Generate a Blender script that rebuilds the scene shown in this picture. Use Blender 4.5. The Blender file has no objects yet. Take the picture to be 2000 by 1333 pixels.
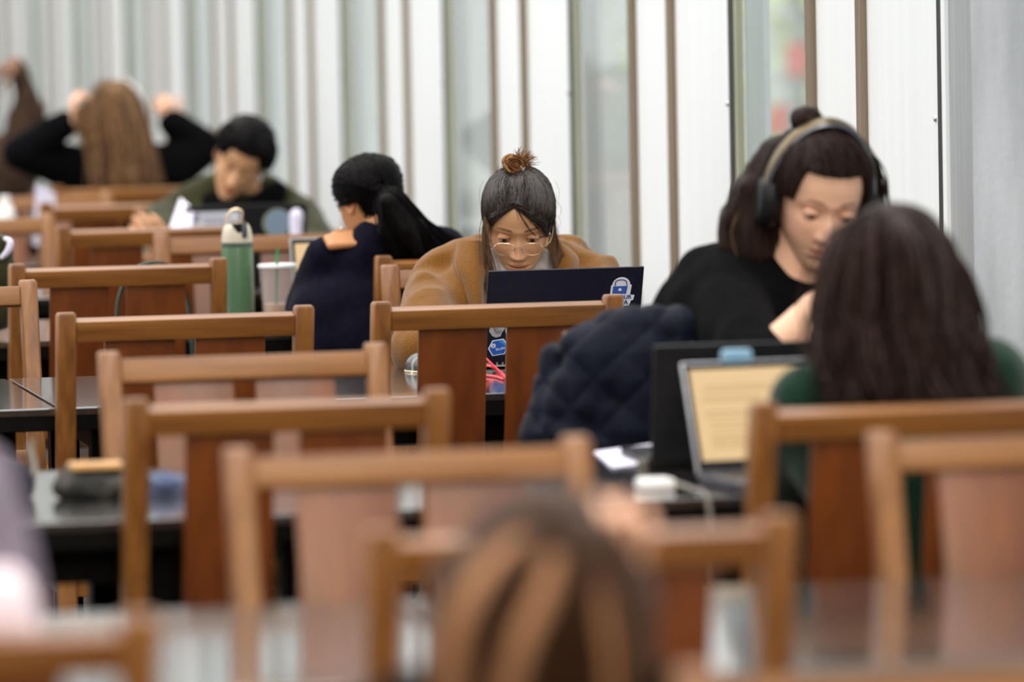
import bpy, bmesh, math, random
import numpy as np
from mathutils import Vector, Matrix, noise

C = bpy.context.scene.collection
PI = math.pi
# ------------------------------------------------------------------ camera
FPX = 11111.0                       # focal length in pixels of a 2000 px wide frame (200 mm)
CAM_H = 1.5375
YAW, PITCH, ROLL = math.radians(11.3), math.radians(3.61), 0.020
F = Vector((math.sin(YAW) * math.cos(PITCH), math.cos(YAW) * math.cos(PITCH), -math.sin(PITCH)))
R0 = Vector((math.cos(YAW), -math.sin(YAW), 0))
U0 = R0.cross(F)
RR = R0 * math.cos(ROLL) - U0 * math.sin(ROLL)
UU = U0 * math.cos(ROLL) + R0 * math.sin(ROLL)
O = Vector((0, 0, CAM_H))
cam_data = bpy.data.cameras.new('camera')
cam = bpy.data.objects.new('camera', cam_data)
C.objects.link(cam)
cam.matrix_world = Matrix(((RR.x, UU.x, -F.x, O.x), (RR.y, UU.y, -F.y, O.y), (RR.z, UU.z, -F.z, O.z), (0, 0, 0, 1)))
cam_data.sensor_width = 36.0
cam_data.lens = 36.0 * FPX / 2000.0
cam_data.clip_start = 0.5
cam_data.clip_end = 200
cam_data.dof.use_dof = True
cam_data.dof.focus_distance = 11.75
cam_data.dof.aperture_fstop = 2.8
bpy.context.scene.camera = cam

def ray(px, py):
    return F + RR * ((px - 1000.0) / FPX) - UU * ((py - 666.5) / FPX)
def at_d(px, py, d): return O + ray(px, py) * d
def at_y(px, py, Y):
    r = ray(px, py); return O + r * (Y / r.y)
def at_z(px, py, z):
    r = ray(px, py); return O + r * ((z - CAM_H) / r.z)
def at_x(px, py, X):
    r = ray(px, py); return O + r * (X / r.x)

# ------------------------------------------------------------------ light
sc = bpy.context.scene
sc.view_settings.view_transform = 'Standard'
sc.view_settings.look = 'None'
sc.view_settings.gamma = 1.0
sc.view_settings.use_curve_mapping = False
sc.view_settings.exposure = 0.50
world = bpy.data.worlds.new('daylight'); sc.world = world
world.use_nodes = True
wn, wl = world.node_tree.nodes, world.node_tree.links
wn.clear()
wo = wn.new('ShaderNodeOutputWorld'); wb = wn.new('ShaderNodeBackground')
tc = wn.new('ShaderNodeTexCoord'); sx = wn.new('ShaderNodeSeparateXYZ'); rp = wn.new('ShaderNodeValToRGB')
wl.new(tc.outputs['Generated'], sx.inputs[0]); wl.new(sx.outputs['Z'], rp.inputs[0])
rp.color_ramp.elements[0].position = 0.0; rp.color_ramp.elements[0].color = (0.55, 0.60, 0.58, 1)
rp.color_ramp.elements[1].position = 0.95; rp.color_ramp.elements[1].color = (2.7, 2.6, 2.45, 1)
e = rp.color_ramp.elements.new(0.14); e.color = (0.75, 0.80, 0.82, 1)
e = rp.color_ramp.elements.new(0.45); e.color = (1.0, 1.0, 1.0, 1)
wl.new(rp.outputs[0], wb.inputs[0]); wb.inputs[1].default_value = 1.0
wl.new(wb.outputs[0], wo.inputs[0])

def area_light(name, loc, target, sx_, sy_, power, col):
    d = bpy.data.lights.new(name, 'AREA'); d.shape = 'RECTANGLE'; d.size = sx_; d.size_y = sy_
    d.energy = power; d.color = col
    o = bpy.data.objects.new(name, d); C.objects.link(o); o.location = loc
    o.rotation_euler = (Vector(target) - Vector(loc)).to_track_quat('-Z', 'Y').to_euler()
    return o
# daylight falling in through the tall glazing on the right, and the warm ceiling lamps of the hall
area_light('window_daylight', (3.0, 9.0, 4.3), (1.0, 9.4, 0.8), 12.0, 1.6, 110, (0.93, 0.96, 1.0))
area_light('ceiling_lamp_row', (-2.2, 14.5, 3.9), (1.6, 15.5, 0.9), 1.0, 22.0, 310, (1.0, 0.975, 0.95))
area_light('ceiling_lamp_panel', (0.2, -0.5, 3.9), (1.6, 9.0, 0.8), 5.0, 1.8, 165, (1.0, 0.80, 0.58))

# ------------------------------------------------------------------ materials
def rgb(h):
    h = h.lstrip('#'); v = [int(h[i:i + 2], 16) / 255 for i in (0, 2, 4)]
    return tuple((c / 12.92 if c <= 0.04045 else ((c + 0.055) / 1.055) ** 2.4) for c in v) + (1,)

def base_mat(name, col, rough=0.6, metal=0.0, coat=0.0, spec=0.5, sheen=0.0):
    m = bpy.data.materials.new(name); m.use_nodes = True
    b = m.node_tree.nodes['Principled BSDF']
    b.inputs['Base Color'].default_value = col
    b.inputs['Roughness'].default_value = rough
    b.inputs['Metallic'].default_value = metal
    b.inputs['Coat Weight'].default_value = coat
    b.inputs['Specular IOR Level'].default_value = spec
    b.inputs['Sheen Weight'].default_value = sheen
    return m, b, m.node_tree.nodes, m.node_tree.links

def noise_mat(name, c1, c2, scale=(20, 20, 20), detail=4, rough=0.6, bump=0.0, bscale=None, metal=0.0, coat=0.0, spec=0.5, sheen=0.0, rlow=0.3, rhigh=0.7, coatr=0.15):
    m, b, n, l = base_mat(name, c1, rough, metal, coat, spec, sheen)
    b.inputs['Coat Roughness'].default_value = coatr
    t = n.new('ShaderNodeTexCoord'); mp = n.new('ShaderNodeMapping'); mp.inputs['Scale'].default_value = scale
    nz = n.new('ShaderNodeTexNoise'); nz.inputs['Scale'].default_value = 1.0; nz.inputs['Detail'].default_value = detail
    r = n.new('ShaderNodeValToRGB')
    r.color_ramp.elements[0].position = rlow; r.color_ramp.elements[0].color = c1
    r.color_ramp.elements[1].position = rhigh; r.color_ramp.elements[1].color = c2
    l.new(t.outputs['Object'], mp.inputs[0]); l.new(mp.outputs[0], nz.inputs['Vector'])
    l.new(nz.outputs['Fac'], r.inputs[0]); l.new(r.outputs[0], b.inputs['Base Color'])
    if bump:
        bp = n.new('ShaderNodeBump'); bp.inputs['Strength'].default_value = bump; bp.inputs['Distance'].default_value = 0.004
        if bscale:
            n2 = n.new('ShaderNodeTexNoise'); n2.inputs['Scale'].default_value = bscale; n2.inputs['Detail'].default_value = 5
            l.new(t.outputs['Object'], n2.inputs['Vector']); l.new(n2.outputs['Fac'], bp.inputs['Height'])
        else:
            l.new(nz.outputs['Fac'], bp.inputs['Height'])
        l.new(bp.outputs[0], b.inputs['Normal'])
    return m

M = {}
WA, WB = rgb('#6e421a'), rgb('#925f29')
M['wood_z'] = noise_mat('oiled_wood_upright_grain', WA, WB, (70, 70, 4), 5, 0.42, 0.06, coat=0.25, coatr=0.3)
M['wood_x'] = noise_mat('oiled_wood_long_grain', WA, WB, (4, 70, 70), 5, 0.40, 0.06, coat=0.3, coatr=0.3)
M['wood_slat'] = noise_mat('reddish_veneer', rgb('#5c2c0b'), rgb('#7a4010'), (30, 30, 3), 5, 0.4, 0.03, coat=0.6, coatr=0.3)
M['wood_slat'].node_tree.nodes['Principled BSDF'].inputs['Coat Tint'].default_value = (1.0, 0.86, 0.66, 1)
M['table'] = noise_mat('dark_table_laminate', (0.016, 0.015, 0.016, 1), (0.03, 0.028, 0.028, 1), (60, 60, 60), 5, 0.2, 0.03, 35, spec=1.0, coat=1.0, coatr=0.09)
M['table'].node_tree.nodes['Principled BSDF'].inputs['Coat IOR'].default_value = 2.0
M['table_edge'] = noise_mat('black_table_edge', (0.003, 0.003, 0.003, 1), (0.006, 0.0055, 0.005, 1), (30, 30, 30), 2, 0.5, spec=0.06)
M['panel'] = noise_mat('white_metal_panel', (0.83, 0.87, 0.89, 1), (0.88, 0.91, 0.925, 1), (25, 25, 0.6), 3, 0.38, 0.02)
M['rib'] = noise_mat('bronze_rib', rgb('#6a5a48'), rgb('#80705c'), (40, 40, 2), 2, 0.5)
M['gasket'] = noise_mat('black_gasket', (0.012, 0.014, 0.012, 1), (0.02, 0.022, 0.02, 1), (30, 30, 2), 2, 0.5)
M['frost'] = noise_mat('frosted_grey_strip', rgb('#a4abb0'), rgb('#b2b9bd'), (30, 30, 2), 2, 0.6)
M['olive_strip'] = noise_mat('pale_olive_strip', rgb('#9a9c88'), rgb('#aeb09c'), (30, 30, 2), 2, 0.4)
M['alu'] = noise_mat('brushed_aluminium', rgb('#9a9ea3'), rgb('#b4b8bb'), (200, 200, 2), 3, 0.4, 0.03, metal=0.3)
M['concrete'] = noise_mat('grey_concrete', rgb('#a0a5a9'), rgb('#bec3c8'), (3, 3, 1.6), 8, 0.85, 0.25, 60, rlow=0.35, rhigh=0.65)
M['floor'] = noise_mat('dark_floor', rgb('#2a211c'), rgb('#3a2e27'), (3, 3, 3), 4, 0.5)
M['steel'], _, _, _ = base_mat('polished_steel', (0.6, 0.6, 0.6, 1), 0.25, 1.0)
M['black_plastic'] = noise_mat('black_plastic', (0.006, 0.006, 0.007, 1), (0.010, 0.010, 0.012, 1), (50, 50, 50), 2, 0.4, spec=0.2)
M['white_plastic'] = noise_mat('white_plastic', (0.78, 0.77, 0.76, 1), (0.84, 0.83, 0.82, 1), (50, 50, 50), 2, 0.35)

def glass_mat(name, tint, gloss_rough=0.03, haze=0.25, hazecol=(0.62, 0.68, 0.68, 1), ior=1.3):
    m = bpy.data.materials.new(name); m.use_nodes = True
    n, l = m.node_tree.nodes, m.node_tree.links; n.clear()
    o = n.new('ShaderNodeOutputMaterial'); tr = n.new('ShaderNodeBsdfTransparent'); tr.inputs[0].default_value = tint
    g = n.new('ShaderNodeBsdfGlossy'); g.inputs['Roughness'].default_value = gloss_rough; g.inputs[0].default_value = (0.9, 0.93, 0.93, 1)
    d = n.new('ShaderNodeBsdfDiffuse'); d.inputs[0].default_value = hazecol
    fr = n.new('ShaderNodeFresnel'); fr.inputs[0].default_value = ior
    m1 = n.new('ShaderNodeMixShader'); m1.inputs[0].default_value = haze
    m2 = n.new('ShaderNodeMixShader')
    l.new(tr.outputs[0], m1.inputs[1]); l.new(d.outputs[0], m1.inputs[2])
    ge = n.new('ShaderNodeNewGeometry'); iv = n.new('ShaderNodeMath'); iv.operation = 'SUBTRACT'; iv.inputs[0].default_value = 1.0; l.new(ge.outputs['Backfacing'], iv.inputs[1])
    mu = n.new('ShaderNodeMath'); mu.operation = 'MULTIPLY'; l.new(fr.outputs[0], mu.inputs[0]); l.new(iv.outputs[0], mu.inputs[1]); l.new(mu.outputs[0], m2.inputs[0]); l.new(m1.outputs[0], m2.inputs[1]); l.new(g.outputs[0], m2.inputs[2])
    l.new(m2.outputs[0], o.inputs[0])
    return m
M['glass'] = glass_mat('window_glass', (0.91, 0.93, 0.925, 1), 0.05, 0.25, (0.66, 0.69, 0.69, 1), ior=1.35)
M['glass_clear'] = glass_mat('clear_window_glass', (0.93, 0.95, 0.935, 1), 0.04, 0.14, ior=1.25)

# ------------------------------------------------------------------ mesh helpers
class MB:
    def __init__(s): s.v = []; s.f = []; s.c = []; s.mi = []
    def add(s, vs, fs, col=None, mi=0):
        o = len(s.v); s.v += [tuple(v) for v in vs]; s.f += [tuple(i + o for i in f) for f in fs]
        s.mi += [mi] * len(fs)
        if col is None: col = (1, 1, 1)
        s.c += (list(col) if isinstance(col, list) else [tuple(col)] * len(vs))
        return s
    def box(s, c, d, M4=None, col=None, mi=0, bev=0.0):
        bm = bmesh.new(); bmesh.ops.create_cube(bm, size=1)
        bmesh.ops.scale(bm, vec=d, verts=bm.verts)
        if bev > 0: bmesh.ops.bevel(bm, geom=bm.edges[:], offset=bev, segments=2, affect='EDGES', profile=0.6)
        bmesh.ops.translate(bm, vec=c, verts=bm.verts)
        if M4 is not None: bm.transform(M4)
        bm.verts.index_update()
        s.add([v.co.copy() for v in bm.verts], [[v.index for v in f.verts] for f in bm.faces], col, mi); bm.free(); return s
    def tube(s, pts, rad, k=8, col=None, mi=0, cap=True):
        pts = [Vector(p) for p in pts]; n = len(pts); vs = []; fs = []
        up = Vector((0.13, 0.21, 0.97)); prev = None
        for i, p in enumerate(pts):
            t = (pts[min(i + 1, n - 1)] - pts[max(i - 1, 0)])
            if t.length < 1e-9: t = Vector((0, 0, 1))
            t.normalize()
            a = prev if prev is not None else up.cross(t)
            if a.length < 1e-4: a = Vector((1, 0, 0)).cross(t)
            a = (a - t * a.dot(t)).normalized(); b = t.cross(a); prev = a
            r = rad[i] if hasattr(rad, '__len__') else rad
            for j in range(k):
                w = 2 * PI * j / k; vs.append(p + (a * math.cos(w) + b * math.sin(w)) * r)
        for i in range(n - 1):
            for j in range(k):
                fs.append((i * k + j, i * k + (j + 1) % k, (i + 1) * k + (j + 1) % k, (i + 1) * k + j))
        if cap: fs.append(tuple(range(k - 1, -1, -1))); fs.append(tuple((n - 1) * k + j for j in range(k)))
        return s.add(vs, fs, col, mi)
    def lathe(s, prof, c=(0, 0, 0), k=32, col=None, mi=0, M4=None):
        vs = []; fs = []; c = Vector(c)
        for (r, z) in prof:
            for j in range(k):
                w = 2 * PI * j / k; p = Vector((r * math.cos(w), r * math.sin(w), z)) + c
                vs.append(M4 @ p if M4 is not None else p)
        for i in range(len(prof) - 1):
            for j in range(k): fs.append((i * k + j, i * k + (j + 1) % k, (i + 1) * k + (j + 1) % k, (i + 1) * k + j))
        fs.append(tuple(range(k - 1, -1, -1))); fs.append(tuple((len(prof) - 1) * k + j for j in range(k)))
        return s.add(vs, fs, col, mi)
    def ell(s, c, r, M3=None, k=24, n=14, col=None, mi=0):
        vs = []; fs = []; c = Vector(c)
        for i in range(n + 1):
            ph = -PI / 2 + PI * i / n
            for j in range(k):
                w = 2 * PI * j / k; p = Vector((r[0] * math.cos(ph) * math.cos(w), r[1] * math.cos(ph) * math.sin(w), r[2] * math.sin(ph)))
                if M3 is not None: p = M3 @ p
                vs.append(p + c)
        for i in range(n):
            for j in range(k): fs.append((i * k + j, i * k + (j + 1) % k, (i + 1) * k + (j + 1) % k, (i + 1) * k + j))
        return s.add(vs, fs, col, mi)
    def prism(s, outline, y0, y1, M4=None, col=None, mi=0):   # outline in x,z ; extruded along y
        n = len(outline)
        vs = [Vector((x, y0, z)) for x, z in outline] + [Vector((x, y1, z)) for x, z in outline]
        if M4 is not None: vs = [M4 @ v for v in vs]
        fs = [tuple(range(n)), tuple(range(2 * n - 1, n - 1, -1))] + [(i, i + n, (i + 1) % n + n, (i + 1) % n) for i in range(n)]
        return s.add(vs, fs, col, mi)
    def build(s, name, mat, parent=None, smooth=False, world=False):
        me = bpy.data.meshes.new(name)
        vs = s.v
        if world and parent is not None:
            inv = parent.matrix_basis.inverted(); vs = [tuple(inv @ Vector(v)) for v in vs]
        me.from_pydata(vs, [], s.f)
        for m in (mat if isinstance(mat, (list, tuple)) else [mat]): me.materials.append(m)
        if any(s.mi): me.polygons.foreach_set('material_index', s.mi)
        a = me.color_attributes.new('Col', 'FLOAT_COLOR', 'POINT')
        a.data.foreach_set('color', np.array([(c[0], c[1], c[2], 1) for c in s.c], dtype=np.float32).ravel())
        bm = bmesh.new(); bm.from_mesh(me); bmesh.ops.recalc_face_normals(bm, faces=bm.faces); bm.to_mesh(me); bm.free()
        if smooth:
            me.polygons.foreach_set('use_smooth', [True] * len(me.polygons))
            if smooth != 'all': me.set_sharp_from_angle(angle=math.radians(40))
        me.update()
        o = bpy.data.objects.new(name, me); C.objects.link(o)
        if parent is not None: o.parent = parent
        return o

def tag(o, label=None, cat=None, group=None, kind=None):
    if label: o['label'] = label
    if cat: o['category'] = cat
    if group: o['group'] = group
    if kind: o['kind'] = kind
    return o
def thing(name, label, cat, loc=(0, 0, 0), rz=0.0, group=None):
    o = bpy.data.objects.new(name, None); C.objects.link(o); o.location = loc; o.rotation_euler = (0, 0, rz)
    o.empty_display_size = 0.1
    o.matrix_basis = Matrix.Translation(Vector(loc)) @ Matrix.Rotation(rz, 4, 'Z')
    return tag(o, label, cat, group)
def copy_tree(o, parent=None):
    c = o.copy(); C.objects.link(c)
    if parent is not None: c.parent = parent
    for ch in list(o.children): copy_tree(ch, c)
    return c
def struct(o): o['kind'] = 'structure'; return o

def blob(prims, voxel=0.012, smooth=4, fn=None):
    """one closed skin grown around capsules ('c',p0,p1,r0,r1) and ellipsoids ('e',centre,radii[,M3])"""
    mb = MB()
    for p in prims:
        if p[0] == 'c':
            a, b, r0, r1 = Vector(p[1]), Vector(p[2]), p[3], p[4]
            t = (b - a); L = t.length
            if L < 1e-6: L = 1e-6; t = Vector((0, 0, 1))
            t = t.normalized(); pts = []; rs = []
            for q in (-0.98, -0.85, -0.6, -0.3): pts.append(a + t * q * r0); rs.append(r0 * math.sqrt(1 - q * q))
            for q in (0, 0.25, 0.5, 0.75, 1): pts.append(a + t * L * q); rs.append(r0 + (r1 - r0) * q)
            for q in (0.3, 0.6, 0.85, 0.98): pts.append(b + t * q * r1); rs.append(r1 * math.sqrt(1 - q * q))
            mb.tube(pts, rs, 14)
        else:
            mb.ell(p[1], p[2], p[3] if len(p) > 3 else None, 20, 12)
    me = bpy.data.meshes.new('tmp'); me.from_pydata(mb.v, [], mb.f)
    o = bpy.data.objects.new('tmp', me); C.objects.link(o)
    md = o.modifiers.new('r', 'REMESH'); md.mode = 'VOXEL'; md.voxel_size = voxel
    if smooth:
        sm = o.modifiers.new('s', 'SMOOTH'); sm.iterations = smooth; sm.factor = 0.6
    dg = bpy.context.evaluated_depsgraph_get(); ev = o.evaluated_get(dg)
    m2 = bpy.data.meshes.new_from_object(ev)
    n = len(m2.vertices)
    co = np.empty(n * 3); m2.vertices.foreach_get('co', co); co = co.reshape(-1, 3)
    no = np.empty(n * 3); m2.vertices.foreach_get('normal', no); no = no.reshape(-1, 3)
    if fn is not None: co = co + no * fn(co, no)[:, None]
    fs = [tuple(p.vertices) for p in m2.polygons]
    bpy.data.objects.remove(o); bpy.data.meshes.remove(me); bpy.data.meshes.remove(m2)
    return [tuple(c) for c in co], fs

def folds(scale, amp, seed=0, stretch=(1, 1, 0.45)):
    def fn(co, no):
        out = np.empty(len(co))
        for i, c in enumerate(co):
            v = Vector((c[0] * scale * stretch[0] + seed, c[1] * scale * stretch[1] - seed, c[2] * scale * stretch[2]))
            a = noise.noise(v); b = noise.noise(v * 2.3)
            out[i] = amp * ((1 - abs(a) * 3.0) * 0.7 + b * 0.7)
        return out
    return fn
# ------------------------------------------------------------------ the setting
WX = 3.1                 # the window wall runs along Y at X = 3.1
BAY, Y0 = 1.792, 11.03
WALL_H = 4.3
mb = MB(); mb.box((-0.9, 19, -0.03), (8.4, 44, 0.06)); struct(mb.build('floor', M['floor']))
mb = MB(); mb.box((-0.95, 41.1, 2.2), (8.3, 0.2, 4.4)); struct(mb.build('wall_far', M['panel']))
M['room'] = noise_mat('warm_brown_wall', rgb('#54463a'), rgb('#62543f'), (2, 2, 2), 3, 0.8)
M['left'] = noise_mat('grey_white_wall', rgb('#b5b8b8'), rgb('#c3c6c6'), (2, 2, 2), 3, 0.8)
mb = MB(); mb.box((-1, -3.1, 3.2), (8.4, 0.2, 6.4)); struct(mb.build('wall_back', M['room']))
mb = MB(); mb.box((-5.1, 19, 2.2), (0.2, 44, 4.4)); struct(mb.build('wall_left', M['left']))

def wbox(m, y0, y1, x0, x1, z0=0.0, z1=WALL_H, mi=0): m.box(((x0 + x1) / 2, (y0 + y1) / 2, (z0 + z1) / 2), (x1 - x0, y1 - y0, z1 - z0), None, None, mi)
# each bay: wide white panel, rib, narrow white panel, rib, glass, gasket
random.seed(4)
bays = [i for i in range(-6, 17) if i not in (-1,)]
wall = MB()
for i in bays:
    y = Y0 + BAY * i
    wbox(wall, y + 0.035, y + 0.345 * BAY, WX, WX + 0.03)
    wbox(wall, y + 0.36 * BAY, y + 0.575 * BAY, WX, WX + 0.03)
struct(wall.build('wall_right', M['panel']))
wbk = MB(); wbox(wbk, Y0 - BAY * 6, Y0 + BAY * 17, WX + 0.3, WX + 0.34, 0, 0.45); wbox(wbk, Y0 - BAY * 6, Y0 + BAY * 17, WX + 0.03, WX + 0.3, -0.0, 0.06)
struct(wbk.build('wall_outer_kerb', M['concrete']))
for i in bays:
    y = Y0 + BAY * i
    m = MB()
    wbox(m, y + 0.335 * BAY, y + 0.36 * BAY, WX - 0.014, WX + 0.03)
    wbox(m, y + 0.575 * BAY, y + 0.60 * BAY, WX - 0.014, WX + 0.03)
    m2 = MB(); wbox(m2, y - 0.012, y + 0.035, WX - 0.006, WX + 0.010)
    m3 = MB(); wbox(m3, y - 0.036, y - 0.012, WX - 0.004, WX + 0.012)
    g = MB(); wbox(g, y + 0.60 * BAY, y + BAY - 0.045, WX + 0.009, WX + 0.013)
    fr = MB(); wbox(fr, y + 0.875 * BAY, y + BAY - 0.045, WX + 0.016, WX + 0.03)
    w = thing('window_%d' % (bays.index(i) + 1), None, None, (WX, y, 0)); struct(w)
    m.build('rib', M['rib'], w, world=True); m2.build('gasket', M['gasket'], w, world=True)
    m3.build('edge_strip', M['olive_strip'], w, world=True)
    g.build('pane', M['glass_clear'] if i == 0 else M['glass'], w, world=True)
    fr.build('outer_frame', M['frost'], w, world=True)
    # pan head screws in the panel edge
    s = MB()
    for (yy) in (y + 0.07,):
        s.ell((WX - 0.001, yy, 1.245), (0.004, 0.007, 0.007), None, 12, 8)
    s.build('screw', M['steel'], w, True, world=True)
# concrete column between bays
m = MB(); wbox(m, Y0 - BAY + 0.04, Y0 - 0.30, WX - 0.03, WX + 0.5); struct(m.build('trim_1', M['concrete'])); bpy.context.scene.objects['trim_1'].name = 'wall_column'
m = MB(); wbox(m, Y0 - 0.30, Y0 - 0.075, WX - 0.012, WX + 0.3); struct(m.build('trim_1', M['alu']))
m = MB(); wbox(m, Y0 - 0.075, Y0 - 0.047, WX - 0.02, WX + 0.3); struct(m.build('trim_2', M['panel']))

# ------------------------------------------------------------------ outdoors, seen through the panes
m = MB(); m.box((33, 20, -0.4), (59, 80, 0.2)); tag(struct(m.build('ground', noise_mat('street_asphalt', rgb('#8f9290'), rgb('#a9aba8'), (2, 2, 2), 4, 0.9))))
leafm = noise_mat('leaves', rgb('#a9bf7c'), rgb('#dbe6a4'), (3, 3, 3), 4, 0.6)
barkm = noise_mat('bark', rgb('#5a5248'), rgb('#77705f'), (12, 12, 3), 3, 0.9)
def tree(x, y, h, r, seed, label):
    rnd = random.Random(seed)
    t = thing('street_tree', label, 'tree', (x, y, -0.3), 0, 'trees outside the glazing')
    tr = MB(); tr.tube([(x, y, -0.35), (x + .03, y, h * 0.3), (x - .05, y + .04, h * 0.62)], [0.16, 0.12, 0.07], 10)
    for k in range(6):
        a = rnd.uniform(0, 6.28); tr.tube([(x, y, h * 0.35), (x + math.cos(a) * r * .4, y + math.sin(a) * r * .4, h * 0.6), (x + math.cos(a) * r * .7, y + math.sin(a) * r * .7, h * 0.8)], [0.06, 0.035, 0.015], 6)
    tr.build('trunk', barkm, t, True, world=True)
    lf = MB()
    for k in range(700):
        while True:
            p = Vector((rnd.uniform(-1, 1), rnd.uniform(-1, 1), rnd.uniform(-1, 1)))
            if p.length < 1: break
        p = Vector((x + p.x * r, y + p.y * r, h * 0.55 + p.z * h * 0.46))
        a = Vector((rnd.uniform(-1, 1), rnd.uniform(-1, 1), rnd.uniform(-1, 1))).normalized() * 0.085
        b = a.cross(Vector((rnd.uniform(-1, 1), rnd.uniform(-1, 1), rnd.uniform(-1, 1)))).normalized() * 0.05
        lf.add([p - a, p + b, p + a, p - b], [(0, 1, 2, 3)])
    lf.build('foliage', leafm, t, world=True)
tree(6.9, 27.0, 4.0, 1.5, 1, 'yellow-green street tree outside the nearest glass bay, the closer of two')
tree(9.9, 36.0, 4.6, 2.1, 2, 'yellow-green street tree standing farther off outside the nearest glass bay')
def cone_(x, y, s, label):
    t = thing('traffic_cone', label, 'traffic cone', (x, y, -0.3), 0, 'traffic cones in the street')
    b = MB(); b.box((x, y, -0.28), (0.42 * s, 0.42 * s, 0.04)); b.build('base', orm, t, world=True)
    b = MB(); b.lathe([(0.17 * s, 0), (0.03 * s, 0.72 * s)], (x, y, -0.26)); b.build('cone_body', orm, t, True, world=True)
    b = MB(); b.lathe([(0.125 * s, 0.22 * s), (0.085 * s, 0.42 * s)], (x, y, -0.26)); b.build('reflective_band', M['white_plastic'], t, True, world=True)
orm = noise_mat('orange_red_plastic', rgb('#e2401c'), rgb('#f05a30'), (5, 5, 5), 2, 0.5)
redm = noise_mat('red_sign_paint', rgb('#d8452f'), rgb('#e65a44'), (5, 5, 5), 2, 0.5)
p = at_x(1521, 236, 7.0); cone_(p.x, p.y, 1.6, 'blurred orange-red traffic cone low behind the nearest glass bay')
# a red street banner on a post
p = at_x(1553, 117, 6.6)
t = thing('street_banner', 'blurred orange-red banner on a post outside the nearest glass bay', 'banner', (p.x, p.y, -0.3))
b = MB(); b.tube([(p.x, p.y, -0.3), (p.x, p.y, p.z + 0.25)], 0.025, 10); b.build('post', M['alu'], t, True, world=True)
b = MB(); b.box((p.x - 0.0, p.y - 0.04, p.z), (0.10, 0.03, 0.15), None, None, 0, 0.01); b.build('cloth', redm, t, world=True)

m = MB(); m.box((14, 45, 3.0), (0.5, 70, 7.0)); 
fc = thing('building', 'pale building facade across the street, hazy through the glass', 'building', (14, 45, -0.3))
m.build('facade', noise_mat('pale_facade', rgb('#b9c0bb'), rgb('#cdd2cf'), (1.2, 1.2, 1.2), 4, 0.9), fc, world=True)
# ------------------------------------------------------------------ tables
def make_table(x0, x1, y0, y1, label):
    t = thing('library_table', label, 'table', ((x0 + x1) / 2, (y0 + y1) / 2, 0), 0, 'dark reading tables')
    cx, cy = (x0 + x1) / 2, (y0 + y1) / 2
    m = MB(); m.box((0, 0, 0.7225), (x1 - x0, y1 - y0, 0.015), None, None, 0, 0.002); m.build('tabletop', M['table'], t)
    m = MB(); m.box((0, 0, 0.70), (x1 - x0 - 0.006, y1 - y0 - 0.006, 0.03), None, None, 0, 0.002); m.build('tabletop_edge', M['table_edge'], t)
    m = MB()
    for s in (-1, 1):
        m.box((0, s * ((y1 - y0) / 2 - 0.10), 0.655), (x1 - x0 - 0.25, 0.022, 0.06))
        m.box((s * ((x1 - x0) / 2 - 0.11), 0, 0.655), (0.022, y1 - y0 - 0.22, 0.06))
    m.build('apron', M['table_edge'], t)
    for sx_ in (-1, 1):
        for sy in (-1, 1):
            m = MB(); m.box((sx_ * ((x1 - x0) / 2 - 0.10), sy * ((y1 - y0) / 2 - 0.10), 0.3425), (0.06, 0.06, 0.685), None, None, 0, 0.004)
            m.build('leg', M['table_edge'], t)
    for sx_ in (-0.0,):
        m = MB(); m.lathe([(0.032, 0), (0.032, 0.004), (0.024, 0.005), (0.022, 0.003)], (sx_, 0, 0.7295), 24); m.build('cable_grommet', M['black_plastic'], t, True)
    return t
SEAM = 1.29
rows = [(4.00, 4.90, 'nearest the camera, below the bottom edge'), (6.43, 7.33, 'in front of the slumped person at the bottom'),
        (8.60, 9.53, 'where the headphone wearer sits'), (10.97, 11.86, 'under the camel-coated student'),
        (13.12, 13.95, 'under the green bottle and iced drink'), (14.97, 15.62, 'under the laptop with the round sticker'),
        (16.72, 17.36, 'in front of the long-haired student'), (18.56, 19.12, 'farthest at back')]
for k, (a, b, s) in enumerate(rows[1:]):
    make_table(SEAM + 0.004, 3.0, a, b, 'dark reading table by the window wall, %s' % s)
    if k < 4: make_table(SEAM - 1.72, SEAM - 0.004, a, b, 'dark table left of the one %s' % s)

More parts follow.
